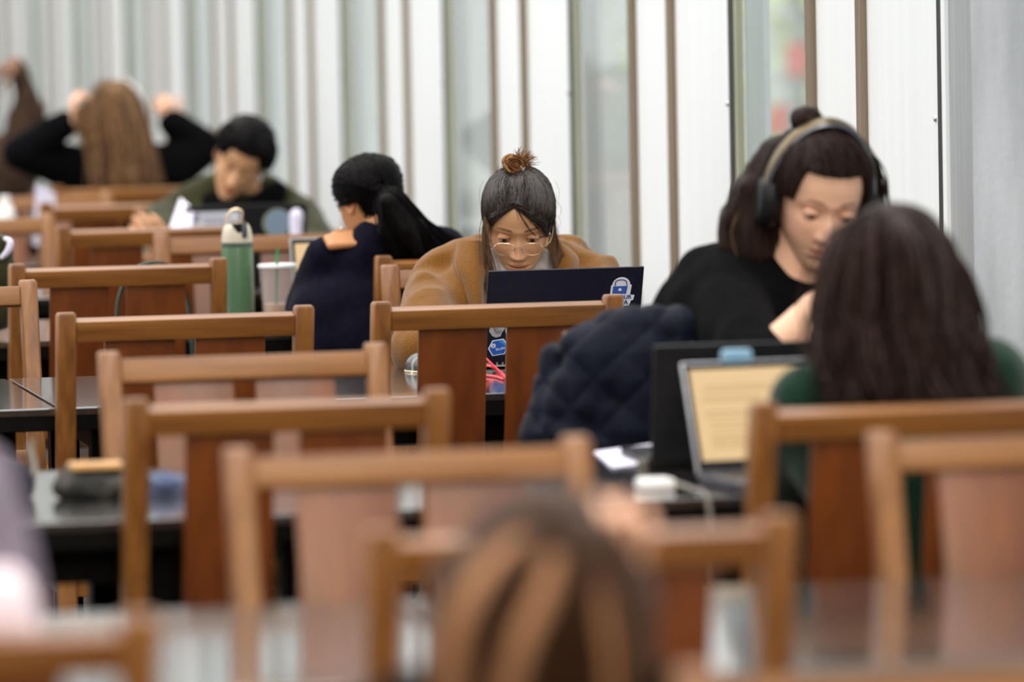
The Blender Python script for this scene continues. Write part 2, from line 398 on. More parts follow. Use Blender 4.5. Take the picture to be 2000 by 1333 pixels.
# ------------------------------------------------------------------ chairs
CH, CWID = 0.92, 0.50
def post_y(z):      # rake of the back: 0 at the top, forward toward the seat
    if z > 0.45: return 0.105 * (CH - z) / (CH - 0.45)
    return 0.105 - 0.05 * (0.45 - z) / 0.45
def make_chair():
    t = thing('library_chair', 'x', 'chair')
    def sweep(x, w, d, z0, z1, n, bevtop=0.004):
        vs = []; fs = []
        zs = [z0 + (z1 - z0) * i / n for i in range(n + 1)]
        zs = zs[:-1] + [z1 - 0.006, z1]
        for i, z in enumerate(zs):
            y = post_y(z); s = 1.0 if i < len(zs) - 1 else 0.84; hw, hd = w / 2 * s, d / 2 * s
            c = 0.004
            for (a, b) in ((-hw + c, -hd), (hw - c, -hd), (hw, -hd + c), (hw, hd - c), (hw - c, hd), (-hw + c, hd), (-hw, hd - c), (-hw, -hd + c)):
                vs.append((x + a, y + b, z))
        for i in range(len(zs) - 1):
            for j in range(8): fs.append((i * 8 + j, i * 8 + (j + 1) % 8, (i + 1) * 8 + (j + 1) % 8, (i + 1) * 8 + j))
        fs.append(tuple(range(7, -1, -1))); fs.append(tuple((len(zs) - 1) * 8 + j for j in range(8)))
        return MB().add(vs, fs)
    for s in (-1, 1):
        sweep(s * (CWID / 2 - 0.0185), 0.037, 0.042, 0, CH, 10).build('back_post', M['wood_z'], t, 'auto')
    # raked rails
    ang = math.atan2(0.105, CH - 0.45)
    def raked(z, hgt, dep, wid, name, mat, off=0.0, x=0.0, bev=0.004):
        Mx = Matrix.Translation((x, post_y(z) + off, z)) @ Matrix.Rotation(ang, 4, 'X')
        MB().box((0, 0, 0), (wid, dep, hgt), Mx, None, 0, bev).build(name, mat, t, 'auto')
    raked(CH - 0.014 - 0.021, 0.042, 0.033, CWID - 0.074, 'top_rail', M['wood_x'], 0.0)
    raked(0.535, 0.05, 0.022, CWID - 0.074, 'lower_rail', M['wood_x'], 0.0)
    z1, z0 = CH - 0.052, 0.552
    for s in (-1, 1):
        raked((z0 + z1) / 2, (z1 - z0 + 0.02) / math.cos(ang), 0.011, 0.137, 'back_slat', M['wood_slat'], 0.0, s * 0.088, 0.002)
    m = MB(); m.box((0, 0.105 + 0.215, 0.437), (CWID - 0.012, 0.45, 0.026), None, None, 0, 0.008); m.build('seat', M['wood_x'], t, 'auto')
    m = MB()
    for s in (-1, 1): m.box((s * (CWID / 2 - 0.0185), 0.30, 0.39), (0.024, 0.36, 0.06), None, None, 0, 0.003)
    m.box((0, 0.495, 0.39), (CWID - 0.074, 0.024, 0.06), None, None, 0, 0.003); m.box((0, 0.10, 0.39), (CWID - 0.074, 0.022, 0.06), None, None, 0, 0.003)
    m.build('seat_frame', M['wood_x'], t, 'auto')
    for s in (-1, 1):
        m = MB(); m.box((s * (CWID / 2 - 0.0185), 0.495, 0.212), (0.037, 0.037, 0.424), None, None, 0, 0.004); m.build('front_leg', M['wood_z'], t, 'auto')
        m = MB(); m.box((s * (CWID / 2 - 0.0185), 0.29, 0.15), (0.02, 0.38, 0.032), None, None, 0, 0.003); m.build('side_stretcher', M['wood_x'], t, 'auto')
    m = MB(); m.box((0, 0.29, 0.15), (CWID - 0.057, 0.02, 0.032), None, None, 0, 0.003); m.build('cross_stretcher', M['wood_x'], t, 'auto')
    return t
# pixel column of the chair's middle, Y of its back, facing, label
chairs = [
 (1130, 6.34, 0, -0.6, 'light-railed wooden chair behind which long brown hair hangs, bottom centre'),
 (1835, 4.93, 180, 0, 'wooden chair cut by the bottom edge at the right, nearest of all'),
 (-200, 5.56, 0, 0, 'wooden chair in the bottom left corner, used by the person in lilac knit'),
 (792, 7.54, 180, 0, 'wooden chair with pale slats directly behind the slumped person’s hair'),
 (2040, 7.44, 180, 0, 'wooden chair with pale pinkish slats cut by the right edge'),
 (559, 8.52, 0, 0, 'wooden chair pushed in at the table holding the camouflage pouch'),
 (1790, 8.02, 0, 0, 'wooden chair in which the person in the green top sits'),
 (474, 9.66, 180, 0, 'wooden chair with pale slats facing the camera, left of the camel coat, above the pouch'),
 (1372, 9.80, 180, 0, 'wooden chair under the quilted jacket, used by the headphone wearer'),
 (364, 10.88, 0, 0, 'wooden chair with a dark bag strap showing behind its slats, beside the table seam'),
 (974, 10.92, 0, 0, 'sharp wooden chair with two red-brown slats in front of the camel-coated student'),
 (-153, 12.17, 180, 0, 'wooden chair whose single post shows at the left edge, facing the camera'),
 (235, 12.90, 0, 0, 'wooden chair with dark slats and a strap looped over its rail'),
 (965, 12.36, 180, 0, 'wooden chair the camel-coated student sits in'),
 (947, 12.78, 0, 0, 'wooden chair back directly behind the one of the camel-coated student'),
 (497, 14.30, 180, 0, 'wooden chair with pinkish slats behind the green bottle'),
 (300, 14.90, 0, 0, 'wooden chair with dark slats just left of the green bottle'),
 (-62, 15.80, 180, 0, 'wooden chair with lilac-brown slats at the left edge beside the dark bag'),
 (438, 16.25, 180, 0, 'wooden chair in which the person in the olive jacket sits'),
 (250, 16.62, 0, 0, 'wooden chair with a bright gap between dark slats, left of the olive jacket'),
 (70, 17.50, 180, 0, 'far wooden chair at the left edge behind the white bottle'),
 (-60, 19.62, 180, 0, 'wooden chair at the far left edge under the person in brown'),
 (262, 18.00, 0, 0, 'farthest wooden chair, used by the long-haired student'),
]
proto = make_chair()
CHAIR = []
for i, (px, Y, rot, tw, lab) in enumerate(chairs):
    o = proto if i == 0 else copy_tree(proto)
    r = ray(px, 700); x = (O + r * (Y / r.y)).x
    o.location = (x, Y, 0); o.rotation_euler = (0, 0, math.radians(rot + tw))
    o['label'] = lab; o['group'] = 'wooden library chairs'; CHAIR.append(o)
# ------------------------------------------------------------------ people: skin, hair and cloth materials
def attr_mat(name, col, rough=0.5, sss=0.0, bump=0.0, bscale=300, spec=0.4, sheen=0.0):
    m, b, n, l = base_mat(name, col, rough, 0, 0, spec, sheen)
    at = n.new('ShaderNodeAttribute'); at.attribute_name = 'Col'
    mx = n.new('ShaderNodeMix'); mx.data_type = 'RGBA'; mx.blend_type = 'MULTIPLY'; mx.inputs[0].default_value = 1.0
    nz = n.new('ShaderNodeTexNoise'); nz.inputs['Scale'].default_value = 45; nz.inputs['Detail'].default_value = 4
    r = n.new('ShaderNodeValToRGB'); r.color_ramp.elements[0].color = tuple(c * 0.93 for c in col[:3]) + (1,); r.color_ramp.elements[1].color = tuple(min(1, c * 1.05) for c in col[:3]) + (1,)
    tcx = n.new('ShaderNodeTexCoord'); l.new(tcx.outputs['Object'], nz.inputs['Vector'])
    l.new(nz.outputs['Fac'], r.inputs[0]); l.new(r.outputs[0], mx.inputs[6]); l.new(at.outputs['Color'], mx.inputs[7])
    l.new(mx.outputs[2], b.inputs['Base Color'])
    if sss:
        b.inputs['Subsurface Weight'].default_value = sss; b.inputs['Subsurface Radius'].default_value = (1.0, 0.35, 0.2); b.inputs['Subsurface Scale'].default_value = 0.006
    if bump:
        n2 = n.new('ShaderNodeTexNoise'); n2.inputs['Scale'].default_value = bscale; n2.inputs['Detail'].default_value = 3
        l.new(tcx.outputs['Object'], n2.inputs['Vector'])
        bp = n.new('ShaderNodeBump'); bp.inputs['Strength'].default_value = bump; bp.inputs['Distance'].default_value = 0.001
        l.new(n2.outputs['Fac'], bp.inputs['Height']); l.new(bp.outputs[0], b.inputs['Normal'])
    return m
SK_A = attr_mat('skin_warm', (0.60, 0.33, 0.175, 1), 0.42, 0.12, 0.15)
SK_B = attr_mat('skin_light', (0.74, 0.45, 0.31, 1), 0.42, 0.12)
SK_C = attr_mat('skin_tan', (0.50, 0.235, 0.10, 1), 0.45, 0.1)
SK_D = attr_mat('skin_deep', (0.16, 0.07, 0.035, 1), 0.45, 0.05)
def hair_mat(name, c1, c2, rough=0.42, stretch=(160, 160, 8), spec=0.09):
    return noise_mat(name, c1, c2, stretch, 4, rough, 0.35, spec=spec, rlow=0.35, rhigh=0.65)
H_BLACK = hair_mat('black_hair', (0.002, 0.0018, 0.002, 1), (0.006, 0.005, 0.0055, 1), spec=0.06)
H_DARKB = hair_mat('dark_brown_hair', (0.008, 0.005, 0.004, 1), (0.026, 0.014, 0.011, 1))
H_GIRL = hair_mat('soft_black_brown_hair', (0.009, 0.006, 0.005, 1), (0.028, 0.017, 0.013, 1), 0.32, spec=0.38)
H_LOCK = hair_mat('mid_brown_hair', (0.05, 0.027, 0.014, 1), (0.14, 0.08, 0.045, 1), 0.45)
H_WAVE = hair_mat('cool_brown_wave', (0.035, 0.022, 0.019, 1), (0.07, 0.045, 0.04, 1), 0.4)
H_TIP = hair_mat('rust_brown_hair_ends', (0.10, 0.035, 0.012, 1), (0.22, 0.09, 0.03, 1), 0.4)
H_GOLD = hair_mat('golden_hair_streaks', (0.42, 0.22, 0.08, 1), (0.55, 0.32, 0.14, 1), 0.4)
H_LONG = hair_mat('light_brown_hair', (0.085, 0.045, 0.022, 1), (0.26, 0.145, 0.07, 1), 0.45)
H_FORE = hair_mat('chestnut_hair', (0.018, 0.009, 0.005, 1), (0.06, 0.026, 0.012, 1), 0.4)
H_FORE2 = hair_mat('copper_hair_streaks', (0.28, 0.14, 0.065, 1), (0.42, 0.23, 0.13, 1), 0.4)
CAMEL = noise_mat('camel_wool', rgb('#69420e'), rgb('#754b12'), (200, 200, 200), 4, 0.95, 0.5, 260, sheen=0.25, spec=0.15)
NAVY = noise_mat('navy_fleece', (0.0035, 0.0035, 0.009, 1), (0.006, 0.006, 0.014, 1), (60, 60, 60), 4, 0.95, 0.3, 200, sheen=0.03, spec=0.05)
BLACKT = noise_mat('black_cotton', (0.002, 0.002, 0.0025, 1), (0.004, 0.004, 0.005, 1), (60, 60, 60), 4, 0.95, 0.3, 200, sheen=0.01, spec=0.04)
OLIVE = noise_mat('olive_fleece', rgb('#24250f'), rgb('#333319'), (70, 70, 70), 4, 0.95, 0.5, 150, sheen=0.15, spec=0.1)
GREENK = noise_mat('bottle_green_knit', rgb('#0a2218'), rgb('#123325'), (60, 60, 60), 4, 0.95, 0.4, 150, sheen=0.15, spec=0.1)
WHITEC = noise_mat('white_knit', rgb('#a29c98'), rgb('#b5b0ae'), (70, 70, 70), 3, 0.95, 0.3, 200)
BROWNC = noise_mat('brown_cloth', rgb('#2c1a10'), rgb('#46301f'), (30, 30, 30), 3, 0.95, 0.3)
GOLDM, _, _, _ = base_mat('pale_gold_metal', (0.86, 0.68, 0.48, 1), 0.25, 1.0)
PEARL, _, _, _ = base_mat('pearl', (0.9, 0.88, 0.84, 1), 0.2, 0.0, 0.5)

# ------------------------------------------------------------------ head
PROF = [  # z, front, back, half width
 (-.1205, .058, -.030, .010), (-.1165, .072, -.018, .021), (-.108, .082, .000, .031), (-.094, .0845, .022, .041), (-.075, .084, .040, .051),
 (-.052, .0855, .054, .0600), (-.025, .087, .068, .0665), (0, .0865, .082, .0705), (.025, .0905, .092, .0735), (.05, .089, .096, .0735),
 (.072, .080, .091, .068), (.090, .063, .077, .056), (.102, .042, .057, .039), (.109, .022, .034, .021), (.1115, .006, .012, .006)]
def interp(z, k):
    P = PROF
    if z <= P[0][0]: return P[0][k]
    for i in range(len(P) - 1):
        if z <= P[i + 1][0]:
            t = (z - P[i][0]) / (P[i + 1][0] - P[i][0])
            m0 = (P[min(i + 1, len(P) - 1)][k] - P[max(i - 1, 0)][k]) / (P[min(i + 1, len(P) - 1)][0] - P[max(i - 1, 0)][0])
            m1 = (P[min(i + 2, len(P) - 1)][k] - P[i][k]) / (P[min(i + 2, len(P) - 1)][0] - P[i][0])
            h = P[i + 1][0] - P[i][0]; t2, t3 = t * t, t * t * t
            return (2 * t3 - 3 * t2 + 1) * P[i][k] + (t3 - 2 * t2 + t) * h * m0 + (-2 * t3 + 3 * t2) * P[i + 1][k] + (t3 - t2) * h * m1
    return P[-1][k]
def head_surf(a, z, off=0.0):
    """a: angle from straight ahead (-y); returns the plain skull surface point"""
    f, b, w = interp(z, 1), interp(z, 2), interp(z, 3)
    s, c = math.sin(a), math.cos(a); mid = (b - f) / 2 * 0 
    p = 2.25
    cx = math.copysign(abs(s) ** (2 / p), s); cy = math.copysign(abs(c) ** (2 / p), c)
    x = w * cx; y = -f * cy if c > 0 else b * (-cy) 
    if c <= 0 and b < 0: y = b * (-cy)
    v = Vector((x, y, z))
    if off:
        n = Vector((x / max(w, .02) , y / max((f if c > 0 else abs(b)), .02), max(0, (z - .02) / .085) ** 1.0 * 1.0))
        v += n.normalized() * off
    return v
def g(x, s): return math.exp(-0.5 * (x / s) ** 2)
def sstep(a, b, x):
    t = max(0, min(1, (x - a) / (b - a))); return t * t * (3 - 2 * t)
def make_head(mb, T, skin_lip=(0.78, 0.50, 0.50), brow=(0.28, 0.24, 0.24), lid=0.62, nose=1.0, browh=0.024, detail=True, sc_=1.0, stubble=0.0, wide_eye=0.0135):
    NZ, NA = (150, 190) if detail else (70, 90)
    zs = [-.1205 + (.1115 + .1205) * i / NZ for i in range(NZ + 1)]
    an = []
    for j in range(NA):
        u = -1 + 2 * j / NA; an.append(PI * (0.62 * u + 0.38 * u ** 3) if detail else PI * u)
    vs = []; cs = []
    for z in zs:
        for a in an:
            v = head_surf(a, z); x = v.x; fr = max(0.0, math.cos(a)); col = [1.0, 1.0, 1.0]
            if fr > 0:
                d = 0.0; fw = sstep(0.05, 0.45, fr)
                for s in (-1, 1):
                    d -= 0.0105 * g(x - s * .0315, .0155) * g(z - .000, .0095)
                    d += 0.0035 * g(x - s * .030, .018) * g(z - .019, .006)
                    d += 0.0035 * g(x - s * .040, .014) * g(z + .030, .016)
                    d += 0.0075 * nose * g(x - s * .0125, .0052) * g(z + .0425, .0055)
                    d -= 0.0020 * g(x - s * .024, .005) * g(z + .068, .006)
                    d -= 0.0012 * g(x - s * .019, .004) * g(z + .050, .008)
                # nose
                if z > -.040: h = .003 + .0175 * nose * max(0, min(1, (.012 - z) / .050)) ** 1.15
                else: h = .0205 * nose * g(z + .040, .0052)
                wd = .0055 + .0035 * max(0, min(1, (.0 - z) / .04))
                if z < .03: d += h * g(x, wd) * sstep(.030, .005, z)
                d += 0.0025 * nose * g(x, .0065) * g(z + .0395, .0065)
                # mouth
                lw = g(x, .0165)
                d += .0050 * lw * g(z + .0655, .0036) + .0062 * g(x, .0145) * g(z + .0765, .0042) - .0042 * g(x, .019) * g(z + .0708, .0013)
                d += .003 * g(x, .030) * g(z + .07, .014)
                d -= .0015 * g(x, .003) * g(z + .056, .005)
                d += .0045 * g(x, .016) * g(z + .101, .008); d -= .003 * g(x, .018) * g(z + .087, .004)
                v = Vector((v.x, v.y - d * fw, v.z))
                # lips and brows in their own colour; shade of the mouth crease painted dark
                top = -.0612 - .0035 * min(1, (abs(x) / .022) ** 2) * 1.0 + .0012 * g(abs(x) - .006, .003) ; bot = -.0815 + .0095 * min(1.2, (abs(x) / .0225) ** 2)
                if abs(x) < .0235 and bot < z < top:
                    e_ = min(1, (.0235 - abs(x)) / .004, (top - z) / .002, (z - bot) / .0025)
                    for q in range(3): col[q] *= 1 + (skin_lip[q] - 1) * max(0, e_)
                if abs(x) < .024 and abs(z + .0708) < .0014:
                    for q in range(3): col[q] *= 0.45
                for s in (-1, 1):
                    xx = s * x
                    if .013 < xx < .050:
                        zc = browh + .0030 * math.sin((xx - .013) / .037 * PI * .85) - .001
                        th = .0030 * (1 - 0.6 * sstep(.03, .05, xx)) * sstep(.011, .018, xx)
                        e_ = sstep(th + .0012, th - .0008, abs(z - zc)) * sstep(.051, .044, xx)
                        for q in range(3): col[q] *= 1 + (brow[q] - 1) * e_ * .95
                        if detail: pass
                rd = 0.06 * (g(abs(x) - .042, .014) * g(z + .03, .016)) + 0.08 * g(x, .012) * g(z + .04, .01)
                col[1] *= 1 - rd; col[2] *= 1 - rd
                # nostrils
                for s in (-1, 1):
                    e_ = g(x - s * .0075, .0032) * g(z + .0478, .0020); 
                    for q in range(3): col[q] *= 1 - .7 * e_
                if stubble and z < -.045:
                    e_ = stubble * sstep(-.045, -.07, z) * (1 - .8 * g(x, .012) * 0)
                    for q in range(3): col[q] *= 1 - e_ * .35
            vs.append(T @ (v * sc_)); cs.append(tuple(col))
    fs = []
    for i in range(NZ):
        for j in range(NA): fs.append((i * NA + j, i * NA + (j + 1) % NA, (i + 1) * NA + (j + 1) % NA, (i + 1) * NA + j))
    fs.append(tuple(range(NA - 1, -1, -1))); fs.append(tuple(NZ * NA + j for j in range(NA)))
    mb.add(vs, fs, cs)
    # eyes: ball with iris, upper and lower lid shells
    for s in (-1, 1):
        ec = Vector((s * .0315, -.0735, .0)); R = .0118
        vs = []; fs = []; cs = []; n = 22; k = 28
        gaze = Vector((0, -math.cos(math.radians(22)), -math.sin(math.radians(22))))
        for i in range(n + 1):
            ph = -PI / 2 + PI * i / n
            for j in range(k):
                w = 2 * PI * j / k; p = Vector((math.cos(ph) * math.cos(w), math.cos(ph) * math.sin(w), math.sin(ph)))
                dg = p.dot(gaze); c = (1.15, 1.5, 2.0) if dg < math.cos(math.radians(29)) else ((.05, .05, .06) if dg < .93 else (.02, .02, .03))
                vs.append(T @ ((ec + p * R) * sc_)); cs.append(c)
        for i in range(n):
            for j in range(k): fs.append((i * k + j, i * k + (j + 1) % k, (i + 1) * k + (j + 1) % k, (i + 1) * k + j))
        mb.add(vs, fs, cs)
        # lids sweep about the x axis through the ball centre
        for (a0, a1, dark_end) in ((math.radians(100), math.radians(42 - 62 * lid), True), (math.radians(-80), math.radians(-36), False)):
            vs = []; fs = []; cs = []; n = 16; k = 24
            for i in range(n + 1):
                el = a0 + (a1 - a0) * i / n
                for j in range(k + 1):
                    az = math.radians(-82 + 164 * j / k)
                    # rim bows toward the eye corners
                    ee = el + (math.radians(-14) - el) * (abs(az) / math.radians(82)) ** 2.6 * (i / n) 
                    rr = R + .0011
                    p = Vector((math.sin(az) * rr * 1.22, -math.cos(az) * math.cos(ee) * rr, math.cos(az) * math.sin(ee) * rr if abs(az) < 9 else 0))
                    c = (0.92, 0.86, 0.84)  # lids toned darker: their shading is put into the colour
                    if dark_end and i >= n - 1: c = (.07, .05, .05)
                    elif dark_end and 0.36 < i / n < 0.44: c = (.72, .62, .6)
                    vs.append(T @ ((ec + p) * sc_)); cs.append(c)
            for i in range(n):
                for j in range(k): fs.append((i * (k + 1) + j, i * (k + 1) + j + 1, (i + 1) * (k + 1) + j + 1, (i + 1) * (k + 1) + j))
            mb.add(vs, fs, cs)
    # ears
    for s in (-1, 1):
        vs = []; fs = []; cs = []; n = 16; k = 20
        Mx = Matrix.Translation((s * .072, .012, -.006)) @ Matrix.Rotation(s * math.radians(24), 4, 'Z') @ Matrix.Rotation(math.radians(-8), 4, 'X')
        for i in range(n + 1):
            ph = -PI / 2 + PI * i / n
            for j in range(k):
                w = 2 * PI * j / k; rx, ry, rz = .0055, .017 * (1 + .25 * math.sin(ph)), .031
                p = Vector((rx * math.cos(ph) * math.cos(w), ry * math.cos(ph) * math.sin(w), rz * math.sin(ph)))
                rr = math.hypot(p.y / .017, p.z / .031)
                if p.x * s > 0: p.x -= s * .0065 * sstep(.85, .25, rr)
                vs.append(T @ ((Mx @ p) * sc_)); cs.append((.95, .85, .82) if rr > .7 else (.85, .7, .65))
        for i in range(n):
            for j in range(k): fs.append((i * k + j, i * k + (j + 1) % k, (i + 1) * k + (j + 1) % k, (i + 1) * k + j))
        mb.add(vs, fs, cs)

def head_T(pos, yaw, pitch, roll):
    return Matrix.Translation(pos) @ Matrix.Rotation(math.radians(yaw), 4, 'Z') @ Matrix.Rotation(math.radians(pitch), 4, 'X') @ Matrix.Rotation(math.radians(roll), 4, 'Y')

def hair_cap(mb, T, hl, t=0.010, sc_=1.0, wav=0.0, seed=0, col=None, NA=150, NZ=80, topx=0.0):
    """shell over the skull above a hairline function hl(|a|, side)"""
    vs = []; fs = []; idx = {}
    lo = min(hl(a) for a in [(-PI + 2 * PI * j / NA) for j in range(NA)])
    for j in range(NA):
        a = -PI + 2 * PI * j / NA; h = hl(a)
        for i in range(NZ + 1):
            u = i / NZ; z = h + (.1115 - h) * (1 - (1 - u) ** 1.35)
            o = t * sstep(0, .16, u) - .0015 + topx * sstep(.5, 1, u)
            if wav: o += wav * noise.noise(Vector((a * 9 + seed, z * 14, seed)))
            zz = min(z, .1112); v = head_surf(a, max(zz, -.12), o)
            vs.append(T @ (v * sc_))
    for j in range(NA):
        for i in range(NZ):
            j2 = (j + 1) % NA; fs.append((j * (NZ + 1) + i, j2 * (NZ + 1) + i, j2 * (NZ + 1) + i + 1, j * (NZ + 1) + i + 1))
    fs.append(tuple(j * (NZ + 1) + NZ for j in range(NA)))
    mb.add(vs, fs, col)

def strand(mb, pts, r, k=4, n=14, mi=0):
    """smooth tube through a few guide points, thinning at both ends"""
    pts = [Vector(p) for p in pts]; out = []
    m = len(pts) - 1
    for i in range(n + 1):
        u = i / n * m; q = min(int(u), m - 1); t = u - q
        p0, p1, p2, p3 = pts[max(q - 1, 0)], pts[q], pts[q + 1], pts[min(q + 2, m)]
        out.append(0.5 * ((2 * p1) + (p2 - p0) * t + (2 * p0 - 5 * p1 + 4 * p2 - p3) * t * t + (3 * p1 - p0 - 3 * p2 + p3) * t ** 3))
    rs = [r * (0.35 + 0.65 * math.sin(PI * min(1, max(0, .12 + .8 * i / n)))) for i in range(n + 1)]
    mb.tube(out, rs, k, None, mi)

def lock_field(mb, guides, N, spread, r, seed=0, mats=1, wave=0.0, wl=0.08, n=16, end_spread=None, streak=0.0):
    """many strands, each a random blend of neighbouring guide polylines plus scatter"""
    rnd = random.Random(seed); G = [[Vector(p) for p in gd] for gd in guides]; m = len(G[0])
    for q in range(N):
        u = rnd.random() * (len(G) - 1); i = min(int(u), len(G) - 2) if len(G) > 1 else 0; t = u - i
        off = Vector((rnd.gauss(0, 1), rnd.gauss(0, 1), rnd.gauss(0, 1))); ph = rnd.uniform(0, 6.28); cut = rnd.uniform(.86, 1.0)
        pts = []
        for k_ in range(m):
            a = G[i][k_]; b = G[min(i + 1, len(G) - 1)][k_]; p = a.lerp(b, t)
            f = k_ / (m - 1); sp = spread * (0.4 + 0.6 * f) if end_spread is None else spread + (end_spread - spread) * f
            p = p + off * sp
            if wave: p = p + Vector((math.sin(ph + p.z / wl * 6.28), math.cos(ph * 1.7 + p.z / wl * 6.28), 0)) * wave * f
            pts.append(p)
        strand(mb, pts, r * rnd.uniform(.6, 1.3), 4, n, 1 if (streak and rnd.random() < streak) else 0)

def hand(T, curl=0.6, side=1, sc_=1.0):
    """palm along +x(fingers), thumb toward +y*side, palm normal -z; returns capsules"""
    pr = []
    def P(x, y, z): return T @ (Vector((x, y * side, z)) * sc_)
    r = lambda v: v * sc_
    for (y) in (-.030, -.010, .010, .028): pr.append(('c', P(.005, y * .7, 0), P(.085, y, 0), r(.014), r(.0115)))
    for (y, L, bx) in ((-.033, .062, .082), (-.011, .076, .090), (.011, .080, .092), (.031, .070, .088)):
        a = 0; p = Vector((bx, y, 0)); segs = (.45, .31, .24)
        for i, sg in enumerate(segs):
            a += curl * (.7, 1.0, .7)[i]; q = p + Vector((math.cos(a), 0, -math.sin(a))) * L * sg
            pr.append(('c', P(*p), P(*q), r(.0092 - .0009 * i), r(.0084 - .0009 * i))); p = q
    p = Vector((.020, .030, -.004)); 
    for i, (dx, dy, dz, rr) in enumerate(((.030, .028, -.010, .0125), (.028, .010, -.010, .0105), (.022, .002, -.010, .0092))):
        q = p + Vector((dx, dy, dz)); pr.append(('c', P(*p), P(*q), r(rr), r(rr * .88))); p = q
    return pr
# ------------------------------------------------------------------ people
def basis(pos, xd, zd):
    x = Vector(xd).normalized(); z = Vector(zd); z = (z - x * z.dot(x)).normalized(); y = z.cross(x)
    return Matrix(((x.x, y.x, z.x, pos[0]), (x.y, y.y, z.y, pos[1]), (x.z, y.z, z.z, pos[2]), (0, 0, 0, 1)))
TROUS = noise_mat('dark_denim', (0.012, 0.014, 0.024, 1), (0.02, 0.024, 0.038, 1), (60, 60, 60), 3, 0.9)
SHOE = noise_mat('dark_shoe', (0.02, 0.018, 0.016, 1), (0.035, 0.03, 0.028, 1), (30, 30, 30), 2, 0.6)
def lower_body(root, pel, fwd):
    """thighs, shins and shoes of a seated person; fwd = +1 faces +Y, -1 faces -Y"""
    x, y = pel.x, pel.y; pr = []
    pr.append(('e', (x, y, 0.54), (0.165, 0.12, 0.10)))
    sh = MB()
    for s in (-1, 1):
        k = Vector((x + s * .12, y + fwd * .40, .53)); a = Vector((x + s * .12, y + fwd * .34, .10))
        pr += [('c', (x + s * .09, y, .535), k, .078, .058), ('c', k, a, .056, .042)]
        v, f = blob([('c', a + Vector((0, -fwd * .03, -.062)), a + Vector((0, fwd * .14, -.066)), .036, .03)], .012, 2); sh.add(v, f)
    v, f = blob(pr, .016, 4, folds(9, .004, 3)); MB().add(v, f).build('trousers', TROUS, root, True, world=True)
    sh.build('shoes', SHOE, root, True, world=True)

def person(label, pel, T, skin, neck, shoulders, arms, top, topmat, head_kw={}, fwd=-1, hands=None, collar=None, topvox=0.011, topf=None, extra=None, limb=True, neck_r=.052, bare=False, thick=(.070, .056, .046), group=None, neckcap=True, topname='top', torso_r=.125, topsm=5, legs=True, skull=1.0, bodyvox=.006):
    root = thing('person', label, 'person', (pel.x, pel.y, 0), 0, group)
    mb = MB(); make_head(mb, T, sc_=skull, **head_kw)
    hb = T @ Vector((0, .025, -.075)); pr = [('c', hb, neck, neck_r * .98, neck_r * 1.08)]
    sc0 = (shoulders[0] + shoulders[1]) / 2; pl = Vector((pel.x, pel.y, .60))
    pr += [('c', neck, sc0.lerp(pl, .25), .05, .085), ('c', sc0.lerp(pl, .25), pl, .09, .10)]
    for sh_, (el, wr) in zip(shoulders, arms):
        pr += [('c', sc0, sh_, .05, .045), ('c', sh_, el, .042, .036), ('c', el, wr, .036, .026)]
    v, f = blob(pr, .009, 4); mb.add(v, f, (0.97, 0.95, 0.93))
    for h in (hands or []):
        v, f = blob(h, .0032, 2); mb.add(v, f, (1.0, 0.95, 0.92))
    mb.build('body', skin, root, True, world=True)
    # clothing
    pr = [('c', sc0.lerp(pl, .15), pl + Vector((0, 0, -.08)), torso_r, torso_r * .98), ('c', shoulders[0].lerp(shoulders[1], .12), shoulders[1].lerp(shoulders[0], .12), thick[0] * 1.08, thick[0] * 1.08)]
    for sh_, (el, wr) in zip(shoulders, arms):
        pr += [('c', sh_, el, thick[0], thick[1])]
        if not bare: pr += [('c', el, el.lerp(wr, .88), thick[1], thick[2])]
    if neckcap: pr += [('c', neck, sc0.lerp(pl, .1), neck_r * 1.2, .10)]
    if top: pr += top
    v, f = blob(pr, topvox, topsm, topf); MB().add(v, f).build(topname, topmat, root, True, world=True)
    if legs: lower_body(root, pel, fwd)
    return root

# ---- the camel-coated student in sharp focus
GY = 12.0
gT = head_T(at_y(1013, 433, GY), -12.5, 26, 1.0) @ Matrix.Scale(.95, 4)
gneck = at_y(1016, 497, GY + .10)
shL, shR = at_y(868, 556, GY + .13), at_y(1158, 560, GY + .13)
pel = Vector((shL.lerp(shR, .5).x, GY + .12, 0))
elL, elR = at_y(822, 680, GY - .22), at_y(1215, 680, GY - .22)
wrL, wrR = at_y(935, 712, GY - .20), at_y(1150, 706, GY - .20)
hL = hand(basis(wrL, (1, .15, -.05), (0, 0, 1)), .5, -1); hR = hand(basis(wrR, (-1, .15, -.05), (0, 0, 1)), .5, 1)
coat = [('c', at_y(925, 505, GY + .08), at_y(865, 540, GY + .10), .05, .062), ('c', at_y(925, 500, GY + .05), at_y(905, 600, GY - .02), .036, .05),
        ('c', at_y(1095, 500, GY + .12), at_y(1165, 545, GY + .12), .036, .055), ('c', at_y(1090, 510, GY + .05), at_y(1100, 600, GY), .034, .05),
        ('c', at_y(905, 505, GY + .16), at_y(1110, 500, GY + .18), .045, .045), ('e', at_y(1013, 530, GY + .2), (.13, .07, .08)),
        ('c', at_y(842, 585, GY + .05), at_y(812, 690, GY - .18), .062, .05), ('c', at_y(880, 560, GY + .02), at_y(870, 660, GY - .12), .035, .04), ('c', at_y(835, 560, GY - .0), at_y(905, 640, GY - .08), .028, .03)]
girl = person('young person in a camel coat and round wire glasses bent over a stickered laptop', pel, gT, SK_A, gneck, [shL, shR], [(elL, wrL), (elR, wrR)], coat, CAMEL,
    dict(lid=.60, browh=.0235), -1, [hL, hR], topvox=.0080, topf=folds(9.5, .010, 5, (1, 1, .35)), thick=(.070, .060, .050), torso_r=.13, topname='coat')
